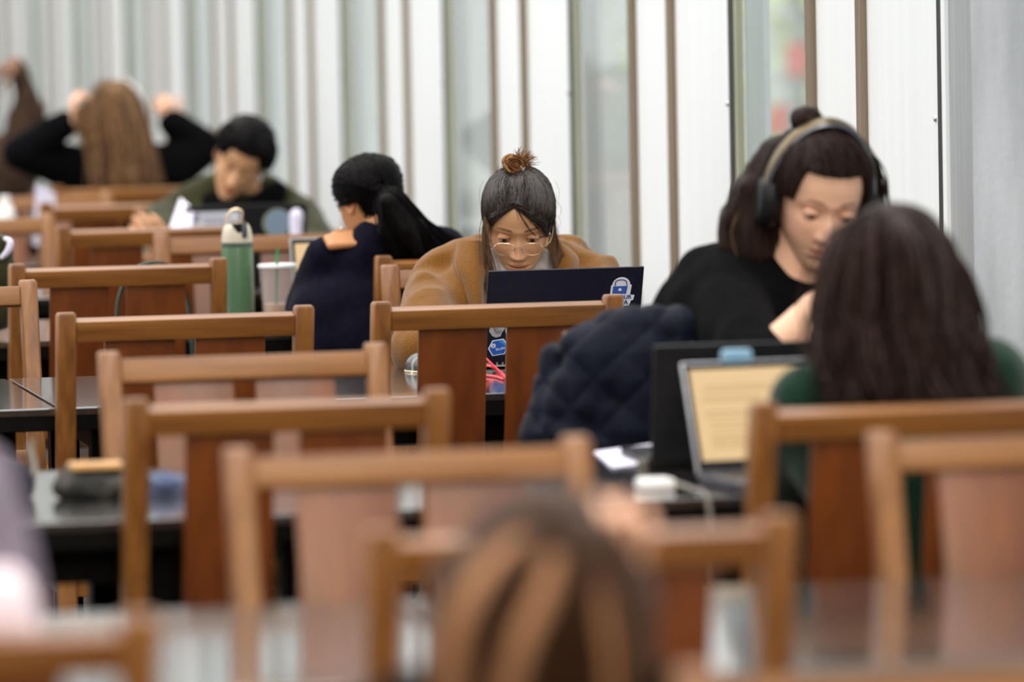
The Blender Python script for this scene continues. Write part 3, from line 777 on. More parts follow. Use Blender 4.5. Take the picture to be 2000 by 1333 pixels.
# lapels and the raised collar of the coat, seams as thin ridges
m = MB()
def flap(pts_in, pts_out, th=.010, puff=.012):
    a = [Vector(p) for p in pts_in]; b = [Vector(p) for p in pts_out]; n = len(a); K = 8; vs = []; fs = []
    for side in (0, 1):
        for i in range(n):
            for j in range(K + 1):
                t = j / K; p = a[i].lerp(b[i], t); p = p + Vector((0, -1, .15)) * (puff * math.sin(PI * t) + (th if side == 0 else 0)); vs.append(p)
    W_ = K + 1
    for i in range(n - 1):
        for j in range(K):
            fs.append((i * W_ + j, i * W_ + j + 1, (i + 1) * W_ + j + 1, (i + 1) * W_ + j))
            o = n * W_; fs.append((o + i * W_ + j, o + (i + 1) * W_ + j, o + (i + 1) * W_ + j + 1, o + i * W_ + j + 1))
    o = n * W_
    for i in range(n - 1):
        fs.append((i * W_, (i + 1) * W_, o + (i + 1) * W_, o + i * W_)); fs.append((i * W_ + K, o + i * W_ + K, o + (i + 1) * W_ + K, (i + 1) * W_ + K))
    for j in range(K):
        fs.append((j, o + j, o + j + 1, j + 1)); e = (n - 1) * W_; fs.append((e + j, e + j + 1, o + e + j + 1, o + e + j))
    return vs, fs
def spl(pts, n=10):
    pts = [Vector(p) for p in pts]; m_ = len(pts) - 1; out = []
    for i in range(n + 1):
        u = i / n * m_; q = min(int(u), m_ - 1); t = u - q
        p0, p1, p2, p3 = pts[max(q - 1, 0)], pts[q], pts[q + 1], pts[min(q + 2, m_)]
        out.append(0.5 * ((2 * p1) + (p2 - p0) * t + (2 * p0 - 5 * p1 + 4 * p2 - p3) * t * t + (3 * p1 - p0 - 3 * p2 + p3) * t ** 3))
    return out
Yc = GY - .015
vs, fs = flap(spl([at_y(946, 474, Yc + .05), at_y(948, 520, Yc), at_y(942, 560, Yc - .03), at_y(944, 620, Yc - .06)], 14),
              spl([at_y(893, 474, Yc + .06), at_y(888, 520, Yc + .01), at_y(905, 565, Yc - .03), at_y(920, 620, Yc - .06)], 14), .016, .024); m.add(vs, fs); m.build('lapel', CAMEL, girl, True, world=True); m = MB()
vs, fs = flap(spl([at_y(1072, 476, Yc + .06), at_y(1078, 505, Yc + .02), at_y(1092, 560, Yc - .02)], 12),
              spl([at_y(1100, 480, Yc + .07), at_y(1128, 508, Yc + .04), at_y(1120, 560, Yc)], 12), .016, .024); m.add(vs, fs)
m.build('lapel', CAMEL, girl, True, world=True)
v, f = blob([('c', at_y(1090, 482, GY + .19), at_y(1122, 484, GY + .19), .018, .020), ('c', at_y(1122, 484, GY + .19), at_y(1180, 524, GY + .19), .020, .022),
             ('c', at_y(1120, 500, GY + .13), at_y(1165, 524, GY + .13), .020, .022)], .006, 3, folds(14, .003, 2))
MB().add(v, f).build('hood', CAMEL, girl, True, world=True)
v, f = blob([('c', at_y(960, 510, GY + .03), at_y(975, 590, GY + .0), .030, .04), ('c', at_y(1058, 510, GY + .03), at_y(1052, 590, GY + .0), .030, .04), ('c', at_y(965, 545, GY + .02), at_y(1055, 545, GY + .02), .045, .045)], .007, 4)
MB().add(v, f).build('shirt', WHITEC, girl, True, world=True)
# hair
def ghl(a):
    A = abs(a + .10)
    P = [(0, .079), (.25, .070), (.55, .050), (.80, .030), (1.0, .004), (1.2, -.012), (1.45, -.014), (1.75, -.030), (2.1, -.055), (3.3, -.075)]
    for i in range(len(P) - 1):
        if A <= P[i + 1][0]:
            t = (A - P[i][0]) / (P[i + 1][0] - P[i][0]); return P[i][1] + (P[i + 1][1] - P[i][1]) * t
    return -.075
mb = MB(); hair_cap(mb, gT, ghl, .0075)
rnd = random.Random(8)
Bp = Vector((-.006, .046, .1125))
def proj(p, off):
    c0 = Vector((0, .005, .015)); dr = (p - c0).normalized(); lo, hi = .02, .2
    for _ in range(14):
        m_ = (lo + hi) / 2; v = c0 + dr * m_; z = v.z
        if z > .1112 or z < -.12: hi = m_; continue
        w = interp(z, 3); f_ = interp(z, 1) if v.y < 0 else max(.004, interp(z, 2))
        if (abs(v.x) / w) ** 2.25 + (abs(v.y) / f_) ** 2.25 < 1: lo = m_
        else: hi = m_
    return c0 + dr * (lo + off)
for q in range(900):
    a = -.10 + rnd.choice((-1, 1)) * (rnd.random() ** .8) * 2.6
    z0 = ghl(a) + rnd.uniform(-.004, .004) + (rnd.random() ** 2) * .03
    r0 = head_surf(a, z0, .003); end = Bp + Vector((rnd.gauss(0, .010), rnd.gauss(0, .010), 0)); pts = []
    of = rnd.uniform(.0075, .0095)
    for k_ in range(7):
        u = k_ / 6; p = r0.lerp(end, u)
        # strands fall away from the parting before they turn back to the bun
        p.x += math.copysign(1, a + .10) * .016 * math.sin(PI * u) * (1 if abs(a + .1) < 1.3 else 0)
        pts.append(gT @ (proj(p, .002 + of * min(1, u * 5)) if u < .95 else end + Vector((0, 0, .004))))
    strand(mb, pts, rnd.uniform(.0006, .0011), 4, 12)
# loose fringe strands across the forehead and along the cheeks
def hp(x, y, dy=-.10, ): return at_y(x, y, GY + dy)
gTi = gT.inverted()
def skin_pt(px, py, off=.0045):
    lo, hi = GY - .16, GY + .02
    def ins(Y):
        v = gTi @ at_y(px, py, Y); f, b_, w = interp(v.z, 1) + off, interp(v.z, 2) + off, interp(v.z, 3) + off
        return (abs(v.x) / w) ** 2.25 + (abs(v.y) / (f if v.y < 0 else b_)) ** 2.25 < 1
    for Y in [lo + (hi - lo) * i / 90 for i in range(91)]:
        if ins(Y): return at_y(px, py, Y)
    return at_y(px, py, GY - .02)
def spl2(p): return [(v.x, v.y) for v in spl([Vector((x, y, 0)) for x, y in p], 9)]
for (pts, r) in ((((1000, 395), (1018, 425), (1035, 450), (1052, 464), (1072, 462)), .0010), (((1001, 396), (1022, 428), (1040, 455), (1056, 463), (1070, 456)), .0008),
                 (((1002, 396), (1008, 412), (1013, 432)), .0006), (((1010, 398), (1030, 420), (1048, 445), (1060, 458)), .0008), (((1015, 400), (1040, 418), (1058, 440), (1072, 462)), .0009),
                 (((1003, 398), (1020, 424), (1036, 452), (1054, 462), (1074, 459)), .0007), (((1020, 402), (1046, 422), (1066, 445), (1078, 470)), .0008), (((1012, 398), (1026, 415), (1038, 438)), .0005)):
    strand(mb, [skin_pt(x, y, .005 if 410 < y < 458 else .004) for x, y in spl2(pts)], r * .8, 5, 22)
for q in range(300):   # hair sweeping from the parting down over the temples along the hairline
    sgn = rnd.choice((-1, 1)); aend = rnd.uniform(.5, 1.35); dz = rnd.gauss(.004, .006); pts = []; o_ = rnd.uniform(.003, .0085)
    for k_ in range(7):
        u = k_ / 6; aa = -.10 + sgn * aend * u ** .9; z = ghl(aa) + dz * (0.3 + u) + (.012 * max(0, u - .7) / .3 if dz > 0 else -.006 * max(0, u - .6))
        pts.append(gT @ head_surf(aa, min(.108, z), o_ * min(1, .25 + u * 2)))
    strand(mb, pts, rnd.uniform(.0005, .0010), 4, 12)
for q in range(500):   # crown
    aa = rnd.uniform(-1.5, 1.3); z = ghl(aa) + rnd.random() * (.106 - ghl(aa)); r0 = head_surf(aa, z, .007); end = Bp + Vector((rnd.gauss(0, .009), rnd.gauss(0, .008), 0))
    strand(mb, [gT @ proj(r0.lerp(end, u), .0078 + .0016 * math.sin(PI * u)) for u in (0, .25, .5, .75, .97)], rnd.uniform(.0006, .0011), 4, 9)
for q in range(26):   # flyaways
    s = rnd.choice((-1, 1)); x = 1013 + s * rnd.uniform(60, 76); y = rnd.uniform(350, 450)
    strand(mb, [hp(x - s * 6, y, 0), hp(x + s * rnd.uniform(2, 9), y + 18, 0), hp(x + s * rnd.uniform(-2, 8), y + rnd.uniform(30, 60), 0)], .00035, 3, 8)
mb.build('hair', H_GIRL, girl, True, world=True)
mb = MB()
for q in range(60):
    j = rnd.gauss(0, 1)
    strand(mb, [hp(956 + j * 3, 405, -.03), hp(949 + j * 3.5, 440, -.052), hp(949 + j * 4, 480, -.056), hp(957 + j * 6, 520, -.045), hp(966 + j * 8, 575, -.03)], rnd.uniform(.0004, .0008), 4, 14)
for q in range(110):
    j = rnd.gauss(0, 1)
    strand(mb, [hp(1078 + j * 3, 430, -.015), hp(1081 + j * 3, 460, -.02), hp(1086 + j * 5, 490, -.02), hp(1094 + j * 7, 520, -.03), hp(1104 + j * 9, 560, -.03)], rnd.uniform(.0004, .0009), 4, 14)
mb.build('loose_locks', H_LOCK, girl, True, world=True)
mb = MB()
bc = gT @ Vector((-.010, .040, .1245)); RX, RZ = .0265, .020
v, f = blob([('e', bc, (.021, .016, .015)), ('c', gT @ Vector((-.006, .038, .108)), bc, .017, .014)], .003, 3); mb.add(v, f)
for q in range(240):      # wound strands of the bun
    ph = rnd.uniform(0, 6.28); ln = rnd.uniform(1.6, 3.4); tilt = rnd.gauss(-.35, .25); yy = rnd.gauss(0, .006); k = rnd.uniform(.45, 1.05)
    pts = []
    for i in range(7):
        w = ph + ln * i / 6; x = RX * k * math.cos(w); z = RZ * k * math.sin(w); y = yy + .012 * math.sin(w * .5 + ph)
        pts.append(bc + Vector((x * math.cos(tilt) - z * math.sin(tilt), y - .008, x * math.sin(tilt) + z * math.cos(tilt))))
    strand(mb, pts, rnd.uniform(.0006, .0012), 4, 14, 1 if rnd.random() < .16 else 0)
for q in range(130):      # spiky ends to the right of the bun
    a = math.radians(rnd.gauss(50, 27)); L = rnd.uniform(.022, .042); b0 = bc + Vector((.014 + rnd.gauss(0, .004), rnd.gauss(0, .005), -.004 + rnd.gauss(0, .004)))
    e_ = b0 + Vector((math.cos(a) * L, rnd.gauss(0, .006), math.sin(a) * L)); mid = b0.lerp(e_, .5) + Vector((-.003, 0, .003))
    strand(mb, [b0 - Vector((.008, 0, .008)), b0, mid, e_], rnd.uniform(.0004, .0009), 3, 8, 1 if rnd.random() < .12 else 0)
mb.build('bun', [H_TIP, H_GOLD], girl, True, world=True)
mb = MB()
strand(mb, [bc + Vector((.010, -.020, -.002)), bc + Vector((.016, -.022, -.010)), bc + Vector((.022, -.018, -.016))], .0013, 6, 8)
strand(mb, [bc + Vector((.020, -.020, -.006)), bc + Vector((.014, -.022, -.012)), bc + Vector((.012, -.020, -.019))], .0011, 6, 8)
mb.build('hair_tie', WHITEC, girl, True, world=True)
mb = MB()
for dx, dz in ((0, 0), (.004, -.006), (-.003, -.008), (.002, -.014)): mb.ell(gT @ Vector((.079 + dx * .3, -.004 + dx, -.030 + dz)), (.0035, .0035, .0035), None, 10, 8)
mb.build('earring', PEARL, girl, True, world=True)
# glasses
gl = thing('eyeglasses', 'thin pale gold round wire eyeglasses worn low on the nose', 'glasses', tuple(gT @ Vector((0, -.1, -.013))))
GZ = -.0155
for s in (-1, 1):
    mb = MB(); pts = []
    for i in range(41):
        w = 2 * PI * i / 40; c, s_ = math.cos(w), math.sin(w); ex = .82
        pts.append(gT @ Vector((s * .0312 + .0234 * math.copysign(abs(c) ** ex, c), -.1025 + .004 * abs(c) * (c * s > 0) , GZ + .0150 * math.copysign(abs(s_) ** ex, s_))))
    mb.tube(pts, .00085, 6, cap=False); mb.build('rim', GOLDM, gl, True, world=True)
    mb = MB(); mb.add([p for p in pts[:-1]], [tuple(range(40))]); mb.build('lens', glass_mat('spectacle_lens', (.97, .96, .95, 1), 0.02, 0.0), gl, world=True)
    mb = MB(); strand(mb, [gT @ Vector((s * .0546, -.0985, GZ + .003)), gT @ Vector((s * .060, -.0965, GZ + .005)), gT @ Vector((s * .0725, -.075, GZ + .008)), gT @ Vector((s * .078, -.03, GZ + .012)), gT @ Vector((s * .078, .012, GZ + .016))], .0009, 6, 20)
    mb.build('temple', GOLDM, gl, True, world=True)
    mb = MB(); mb.ell(gT @ Vector((s * .0105, -.0985, GZ - .001)), (.0018, .003, .0035)); mb.build('nose_pad', WHITEC, gl, True, world=True)
mb = MB(); strand(mb, [gT @ Vector((-.0092, -.1025, GZ + .002)), gT @ Vector((-.004, -.108, GZ + .0065)), gT @ Vector((.004, -.108, GZ + .0065)), gT @ Vector((.0092, -.1025, GZ + .002))], .0010, 6, 12)
mb.build('bridge', GOLDM, gl, True, world=True)

# ---- ponytail student with her back to the camera
PY = 12.98
pT = head_T(at_y(722, 393, PY), -155, 16, 0) @ Matrix.Scale(.90, 4)
nk = at_y(735, 480, PY - .05); sL, sR = at_y(655, 565, PY - .02), at_y(830, 520, PY + .05)
pel = Vector((at_y(720, 600, PY).x, PY - .05, 0))
eL = at_y(604, 600, PY + .06); wL = at_y(638, 490, PY - .05); eR = at_y(860, 600, PY + .16); wR = at_y(800, 600, PY + .34)
hL = hand(basis(at_y(640, 474, PY - .07), Vector((1, .1, .12)), (0, -.55, .85)), 1.1, 1, .74)
hR = hand(basis(wR, (-.5, .8, -.1), (0, 0, 1)), .4, 1)
top = [('e', at_y(690, 612, PY - .02), (.15, .13, .12)), ('e', at_y(720, 660, PY - .04), (.16, .14, .12)), ('e', at_y(655, 580, PY - .03), (.085, .09, .065)),
       ('c', at_y(740, 480, PY - .04), at_y(700, 520, PY - .03), .06, .08), ('e', at_y(830, 600, PY + .02), (.10, .12, .14)), ('c', at_y(760, 500, PY), at_y(860, 490, PY + .05), .06, .065)]
pony = person('person in a navy sweatshirt with a long black ponytail, seen from behind', pel, pT, SK_C, nk, [sL, sR], [(eL, wL), (eR, wR)], top, NAVY, dict(detail=False), 1, [hL, hR], topf=folds(6, .007, 11), thick=(.072, .058, .046), topname='sweatshirt')
def fullhl(lo, front=.07, w=1.3):
    def f_(a):
        A = abs(a); return front + (lo - front) * sstep(w * .45, w, A)
    return f_
def phl(a):
    A = abs(a); return .075 + (-.004 - .075) * sstep(.5, 1.25, A) + (-.056) * sstep(1.75, 2.4, A)
mb = MB(); hair_cap(mb, pT, phl, .010)
tie = pT @ Vector((-.030, .099, .030)); tie = at_y(748, 374, PY - .10)
rnd = random.Random(3)
for q in range(500):
    a = rnd.uniform(-PI, PI); z0 = phl(a) + rnd.random() ** 2 * .06
    r0 = pT @ head_surf(a, z0, .006); loc_t = pT.inverted() @ tie; pl_ = pT.inverted() @ r0; pts = []
    for k_ in range(7):
        u = k_ / 6; p = pl_.lerp(loc_t, u); pts.append(pT @ proj(p, .0095 + .0025 * rnd.random()) if u < .95 else tie + Vector((rnd.gauss(0, .006), 0, rnd.gauss(0, .006))))
    strand(mb, pts, rnd.uniform(.0008, .0014), 4, 10)
mb.build('hair', H_BLACK, pony, True, world=True)
mb = MB()
gd = [[tie, at_y(742, 410, PY - .135), at_y(752, 455, PY - .135), at_y(778, 510, PY - .12)],
      [tie, at_y(758, 395, PY - .145), at_y(788, 450, PY - .14), at_y(826, 512, PY - .12)],
      [tie, at_y(772, 385, PY - .14), at_y(815, 440, PY - .13), at_y(862, 505, PY - .10)],
      [tie, at_y(780, 385, PY - .13), at_y(830, 440, PY - .11), at_y(897, 478, PY - .07)]]
v, f = blob([('c', tie, gd[1][1], .009, .020), ('c', gd[1][1], gd[1][2], .020, .031), ('c', gd[1][2], gd[1][3], .031, .018), ('c', gd[1][1], gd[0][2], .022, .02), ('c', gd[1][1], gd[2][2], .024, .02), ('c', gd[0][2], gd[0][3], .02, .008), ('c', gd[2][2], gd[2][3], .02, .008)], .007, 3); mb.add(v, f)
lock_field(mb, gd, 520, .004, .0014, 5, n=14, end_spread=.011)
mb.build('ponytail', H_BLACK, pony, True, world=True)
rg = MB(); rg.ell(at_y(669, 488, PY - .00), (.006, .004, .005)); rg.build('ring', PEARL, pony, True, world=True)
rg = MB(); rg.ell(at_y(667, 446, PY - .02), (.0035, .0035, .0035)); rg.build('earring', PEARL, pony, True, world=True)

# ---- headphone wearer
HY = 9.78
mT = head_T(at_y(1597, 382, HY), 1, 24, 6)
nk = at_y(1552, 548, HY + .06); sL, sR = at_y(1395, 560, HY + .10), at_y(1700, 600, HY + .10)
pel = Vector((at_y(1500, 700, HY).x, HY + .08, 0))
eL = at_y(1440, 705, HY - .22); wL = at_y(1600, 590, HY - .22); eR = at_y(1760, 730, HY - .2); wR = at_y(1640, 720, HY - .25)
eL = at_y(1478, 712, HY - .24)
hL = hand(basis(at_y(1600, 590, HY - .22), (.45, 0, .9), (-1, 0, .3)), .9, 1, 1.0); hR = hand(basis(wR, (-1, .2, -.05), (0, 0, 1)), .5, 1)
top = [('e', at_y(1480, 640, HY + .10), (.20, .13, .16)), ('c', at_y(1400, 560, HY + .1), at_y(1478, 520, HY + .10), .068, .05), ('e', at_y(1600, 660, HY + .08), (.16, .12, .12)),
       ('c', at_y(1490, 500, HY + .13), at_y(1430, 520, HY + .13), .035, .05), ('c', at_y(1372, 610, HY + .05), at_y(1375, 700, HY - .02), .07, .062)]
def chest(co, no): return folds(7, .006, 21)(co, no)
man = person('long-haired person in a black tee wearing over-ear headphones, head lowered', pel, mT, SK_B, nk, [sL, sR], [(eL, wL), (eR, wR)], top, BLACKT, dict(lid=.75, stubble=.8, brow=(.3, .25, .25), skin_lip=(.8, .5, .48)), -1, [hL, hR], neck_r=.060, bare=True, topf=chest, thick=(.078, .062, .05), neckcap=False, topname='tee')
# bare forearm raised to the chin
v, f = blob([('c', at_y(1508, 712, HY - .20), at_y(1600, 628, HY - .22), .044, .038), ('c', at_y(1520, 712, HY - .20), at_y(1620, 690, HY - .18), .044, .05)], .007, 3)
MB().add(v, f, (1, 1, 1)).build('forearm', SK_B, man, True, world=True)
def mhl(a):
    A = abs(a); return .070 + (.005 - .070) * sstep(.72, 1.0, A) - .06 * sstep(1.2, 1.9, A)
mb = MB(); hair_cap(mb, mT, mhl, .014, wav=.002)
rnd = random.Random(12); bn = mT @ Vector((-.035, .045, .125))
for q in range(420):
    a = rnd.uniform(-2.2, 2.2); r0 = head_surf(a, mhl(a) + rnd.random() ** 2 * .05, .008); lt = mT.inverted() @ bn; pts = []
    for k_ in range(6):
        u = k_ / 5; pts.append(mT @ proj(r0.lerp(lt, u), .014 + .003 * rnd.random()) if u < .95 else bn + Vector((rnd.gauss(0, .008), 0, rnd.gauss(0, .008))))
    strand(mb, pts, rnd.uniform(.001, .0018), 4, 9)
v, f = blob([('e', bn, (.030, .026, .024))], .006, 2, folds(50, .003, 3)); mb.add(v, f)
L0 = [[at_y(1525, 300, HY + .04), at_y(1472, 370, HY + .05), at_y(1444, 430, HY + .06), at_y(1444, 478, HY + .06)],
      [at_y(1535, 320, HY + .03), at_y(1490, 390, HY + .04), at_y(1468, 450, HY + .05), at_y(1474, 498, HY + .05)],
      [at_y(1545, 330, HY + .05), at_y(1505, 410, HY + .06), at_y(1492, 470, HY + .06), at_y(1500, 505, HY + .06)]]
v, f = blob([('c', g_[i], g_[i + 1], .036, .034) for g_ in L0[:3] for i in range(3)], .010, 3, folds(25, .006, 8)); mb.add(v, f)
lock_field(mb, L0, 420, .008, .0018, 6, wave=.010, wl=.07, end_spread=.014, streak=.22)
L1 = [[at_y(1680, 290, HY + .03), at_y(1706, 340, HY + .04), at_y(1716, 400, HY + .05), at_y(1722, 470, HY + .06)], [at_y(1670, 300, HY + .05), at_y(1700, 350, HY + .06), at_y(1700, 420, HY + .07), at_y(1710, 490, HY + .07)]]
lock_field(mb, L1, 160, .008, .0018, 7, wave=.008, wl=.09, end_spread=.014)
mb.build('hair', [H_DARKB, H_LOCK], man, True, world=True)
# headphones
hpn = thing('headphones', 'black over-ear headphones with a gold-edged band on lowered head', 'headphones', tuple(at_y(1597, 382, HY)))
BAND = noise_mat('band_gloss', rgb('#2a2735'), rgb('#3a3648'), (10, 10, 10), 2, 0.18, coat=1.0)
GOLDB = noise_mat('dull_gold_trim', rgb('#5f5138'), rgb('#786848'), (10, 10, 10), 2, 0.3, metal=0.7)
def band_pts(r, ztop, y0=.0): return [mT @ Vector((r * math.sin(w), y0 + .012 * math.cos(w), -.01 + (ztop + .01) * math.cos(w))) for w in [math.radians(-92 + 184 * i / 32) for i in range(33)]]
def ribbon(c, hw, th):
    vs = []; fs = []; yd = (mT.to_3x3() @ Vector((0, 1, 0))).normalized()
    for i, p in enumerate(c):
        o = (p - (mT @ Vector((0, 0, -.01)))).normalized()
        for (a, b) in ((-1, 0), (-.7, 1), (.7, 1), (1, 0), (.7, -1), (-.7, -1)): vs.append(p + yd * hw * a + o * th * b)
    for i in range(len(c) - 1):
        for j in range(6): fs.append((i * 6 + j, i * 6 + (j + 1) % 6, (i + 1) * 6 + (j + 1) % 6, (i + 1) * 6 + j))
    return vs, fs
v, f = ribbon(band_pts(.100, .138), .017, .0045); MB().add(v, f).build('headband', BAND, hpn, True, world=True)
v, f = ribbon(band_pts(.1045, .1425), .012, .0015); MB().add(v, f).build('band_trim', GOLDB, hpn, True, world=True)
for s in (-1, 1):
    Mx = mT @ Matrix.Translation((s * .092, .006, -.022)) @ Matrix.Rotation(s * PI / 2, 4, 'Y')
    mb = MB(); mb.lathe([(.02, -.020), (.034, -.020), (.041, -.012), (.042, 0), (.036, .012), (.028, .017), (.01, .019)], k=28, M4=Mx @ Matrix.Scale(1.22, 4, (1, 0, 0)))
    mb.build('ear_cup', M['black_plastic'], hpn, True, world=True)

# ---- person in the green top, back to the camera
WY = 8.34
wT = head_T(at_y(1745, 552, WY), 172, 14, 0) @ Matrix.Scale(.97, 4)
nk = at_y(1745, 690, WY - .04); sL, sR = at_y(1580, 790, WY - .02), at_y(1925, 745, WY - .02)
pel = Vector((at_y(1755, 900, WY).x, WY - .02, 0))
eL = at_y(1545, 930, WY + .14); wL = at_y(1600, 905, WY + .32); eR = at_y(1985, 900, WY + .14); wR = at_y(1850, 900, WY + .32)
hL = hand(basis(wL, (.5, .8, -.05), (0, 0, 1)), .5, -1); hR = hand(basis(wR, (-.5, .8, -.05), (0, 0, 1)), .5, 1)
top = [('e', at_y(1750, 860, WY - .0), (.17, .11, .16)), ('c', at_y(1580, 800, WY), at_y(1700, 750, WY - .02), .06, .06), ('c', at_y(1760, 740, WY - .02), at_y(1930, 745, WY - .0), .068, .068)]
wom = person('person in a bottle green top with long wavy dark hair, seen from behind', pel, wT, SK_B, nk, [sL, sR], [(eL, wL), (eR, wR)], top, GREENK, dict(detail=False), 1, [hL, hR], topf=folds(7, .004, 31), thick=(.064, .052, .044), topname='green_top')
mb = MB(); hair_cap(mb, wT, fullhl(-.10, .07, 1.2), .016)
P_ = lambda x, y, d=0: at_y(x, y, WY + d)
v, f = blob([('e', P_(1742, 532, -.0), (.104, .118, .096)), ('e', P_(1730, 590, -.02), (.108, .10, .085)), ('c', P_(1690, 600, -.06), P_(1680, 740, -.08), .06, .045), ('c', P_(1750, 600, -.07), P_(1760, 770, -.10), .075, .07),
             ('c', P_(1800, 600, -.06), P_(1850, 750, -.08), .075, .06), ('c', P_(1850, 600, -.03), P_(1895, 740, -.07), .04, .035), ('c', P_(1640, 600, -.0), P_(1615, 700, -.03), .04, .03)], .009, 6, folds(14, .010, 4, (1, 1, .35)))
mb.add(v, f)
gd = [[P_(1720, 412, .02), P_(1630, 480, -.05), P_(1602, 600, -.06), P_(1612, 680, -.08), P_(1620, 750, -.09)],
      [P_(1722, 408, .0), P_(1670, 470, -.10), P_(1650, 600, -.12), P_(1660, 700, -.13), P_(1650, 790, -.13)],
      [P_(1725, 405, .0), P_(1720, 470, -.12), P_(1715, 600, -.14), P_(1720, 700, -.16), P_(1735, 800, -.17)],
      [P_(1728, 405, .0), P_(1780, 470, -.12), P_(1790, 600, -.14), P_(1805, 700, -.15), P_(1820, 790, -.16)],
      [P_(1732, 408, .0), P_(1830, 480, -.08), P_(1855, 600, -.11), P_(1880, 700, -.13), P_(1895, 790, -.13)],
      [P_(1735, 412, .02), P_(1852, 500, -.02), P_(1885, 610, -.05), P_(1905, 700, -.08), P_(1935, 780, -.09)]]
lock_field(mb, gd, 900, .004, .0022, 9, wave=.016, wl=.12, end_spread=.016, n=18, streak=.25)
mb.build('hair', [H_DARKB, H_WAVE], wom, True, world=True)

# ---- person in the olive jacket
OY = 15.98
oT = head_T(at_y(470, 310, OY), -16, 26, 27) @ Matrix.Scale(.93, 4)
nk = at_y(492, 400, OY + .10); sL, sR = at_y(328, 436, OY + .10), at_y(582, 425, OY + .10)
pel = Vector((at_y(455, 500, OY).x, OY + .06, 0))
eL = at_y(305, 500, OY - .2); wL = at_y(330, 505, OY - .42); eR = at_y(620, 490, OY - .16); wR = at_y(560, 500, OY - .35)
hL = hand(basis(wL, (-.2, -.2, .3), (0, -1, .2)), .6, 1); hR = hand(basis(wR, (-1, -.2, 0), (0, 0, 1)), .5, 1)
top = [('e', at_y(455, 470, OY + .08), (.22, .12, .15)), ('c', at_y(328, 434, OY + .1), at_y(420, 378, OY + .1), .07, .06), ('c', at_y(520, 380, OY + .1), at_y(580, 420, OY + .1), .055, .065), ('c', at_y(430, 350, OY + .16), at_y(520, 365, OY + .16), .04, .04)]
oli = person('black-haired person in an olive fleece jacket reading with tilted head', pel, oT, SK_A, nk, [sL, sR], [(eL, wL), (eR, wR)], top, OLIVE, dict(lid=.8, brow=(.35, .3, .3)), -1, [hL, hR], topf=folds(7, .006, 41), thick=(.075, .062, .05), topname='jacket')
v, f = blob([('c', at_y(415, 395, OY + .02), at_y(440, 425, OY), .035, .05), ('c', at_y(540, 375, OY + .03), at_y(490, 425, OY), .034, .05), ('c', at_y(430, 425, OY), at_y(490, 425, OY), .05, .05)], .01, 3)
MB().add(v, f).build('collar', BLACKT, oli, True, world=True)
def ohl(a):
    A = abs(a); return .058 + (.012 - .058) * sstep(.55, .95, A) - .05 * sstep(1.3, 2.0, A)
mb = MB(); hair_cap(mb, oT, ohl, .020, wav=.003, topx=.006); 
rnd = random.Random(2)
for q in range(300):
    a = rnd.uniform(-2.6, 2.6); z0 = ohl(a) + rnd.uniform(0, .05); pts = [oT @ head_surf(a, min(.111, z0 + (1 - u) * .05), .021 + .004 * math.sin(3 * u)) for u in (0, .35, .7, 1.0)]
    strand(mb, pts, .0018, 4, 7)
mb.build('hair', H_BLACK, oli, True, world=True)
mb = MB(); mb.ell(oT @ Vector((.078, .0, -.034)), (.007, .007, .012)); mb.build('earbud', M['white_plastic'], oli, True, world=True)

# ---- long-haired student stretching
LY = 18.3
lT = head_T(at_y(226, 226, LY), 172, 8, 4) @ Matrix.Scale(.92, 4)
nk = at_y(235, 300, LY); sL, sR = at_y(150, 330, LY), at_y(325, 325, LY)
pel = Vector((at_y(235, 420, LY).x, LY, 0))
eL, wL = at_y(40, 300, LY - .05), at_y(140, 235, LY - .08); eR, wR = at_y(395, 285, LY + .02), at_y(330, 235, LY)
hL = hand(basis(at_y(142, 238, LY - .1), (.1, 0, 1), (-1, -.2, 0)), 1.0, 1, .8); hR = hand(basis(at_y(338, 246, LY), (-.35, 0, .9), (0, -1, .3)), .8, -1, .8)
top = [('c', at_y(60, 300, LY), at_y(165, 335, LY), .07, .075), ('e', at_y(235, 380, LY + .02), (.16, .11, .14)), ('c', at_y(395, 300, LY), at_y(330, 340, LY), .05, .075)]
lon = person('light-brown long-haired person in black seen from behind, both arms raised', pel, lT, SK_B, nk, [sL, sR], [(eL, wL), (eR, wR)], top, BLACKT, dict(detail=False), 1, [hL, hR], topf=folds(7, .006, 51), thick=(.068, .060, .046), topname='sweater')
mb = MB(); P_ = lambda x, y, d=0: at_y(x, y, LY + d); hair_cap(mb, lT, fullhl(-.10, .07, 1.2), .016)
v, f = blob([('e', P_(226, 226, 0), (.095, .11, .10)), ('c', P_(222, 240, -.06), P_(240, 350, -.13), .075, .08), ('c', P_(160, 235, -.1), P_(190, 300, -.12), .018, .04), ('c', P_(190, 300, -.12), P_(210, 350, -.14), .04, .04), ('c', P_(270, 260, -.05), P_(290, 350, -.12), .04, .04)], .012, 4, folds(20, .006, 4, (1, 1, .3)))
mb.add(v, f)
gd = [[P_(205, 165, -.02), P_(165, 215, -.09), P_(175, 290, -.12), P_(195, 370, -.16)], [P_(220, 162, -.03), P_(200, 215, -.12), P_(215, 290, -.16), P_(220, 375, -.18)],
      [P_(235, 162, -.03), P_(250, 215, -.12), P_(262, 290, -.16), P_(270, 375, -.18)], [P_(245, 168, -.02), P_(272, 215, -.07), P_(290, 290, -.12), P_(305, 370, -.15)], ]
lock_field(mb, gd, 420, .006, .003, 10, wave=.008, wl=.15, end_spread=.020, streak=.35)
lock_field(mb, [[P_(150, 215, -.12), P_(155, 245, -.13), P_(185, 290, -.14), P_(230, 360, -.17)], [P_(160, 212, -.12), P_(180, 250, -.13), P_(215, 300, -.15), P_(250, 365, -.17)]], 120, .007, .0028, 13, end_spread=.012)
mb.build('hair', [H_LONG, H_LOCK], lon, True, world=True)
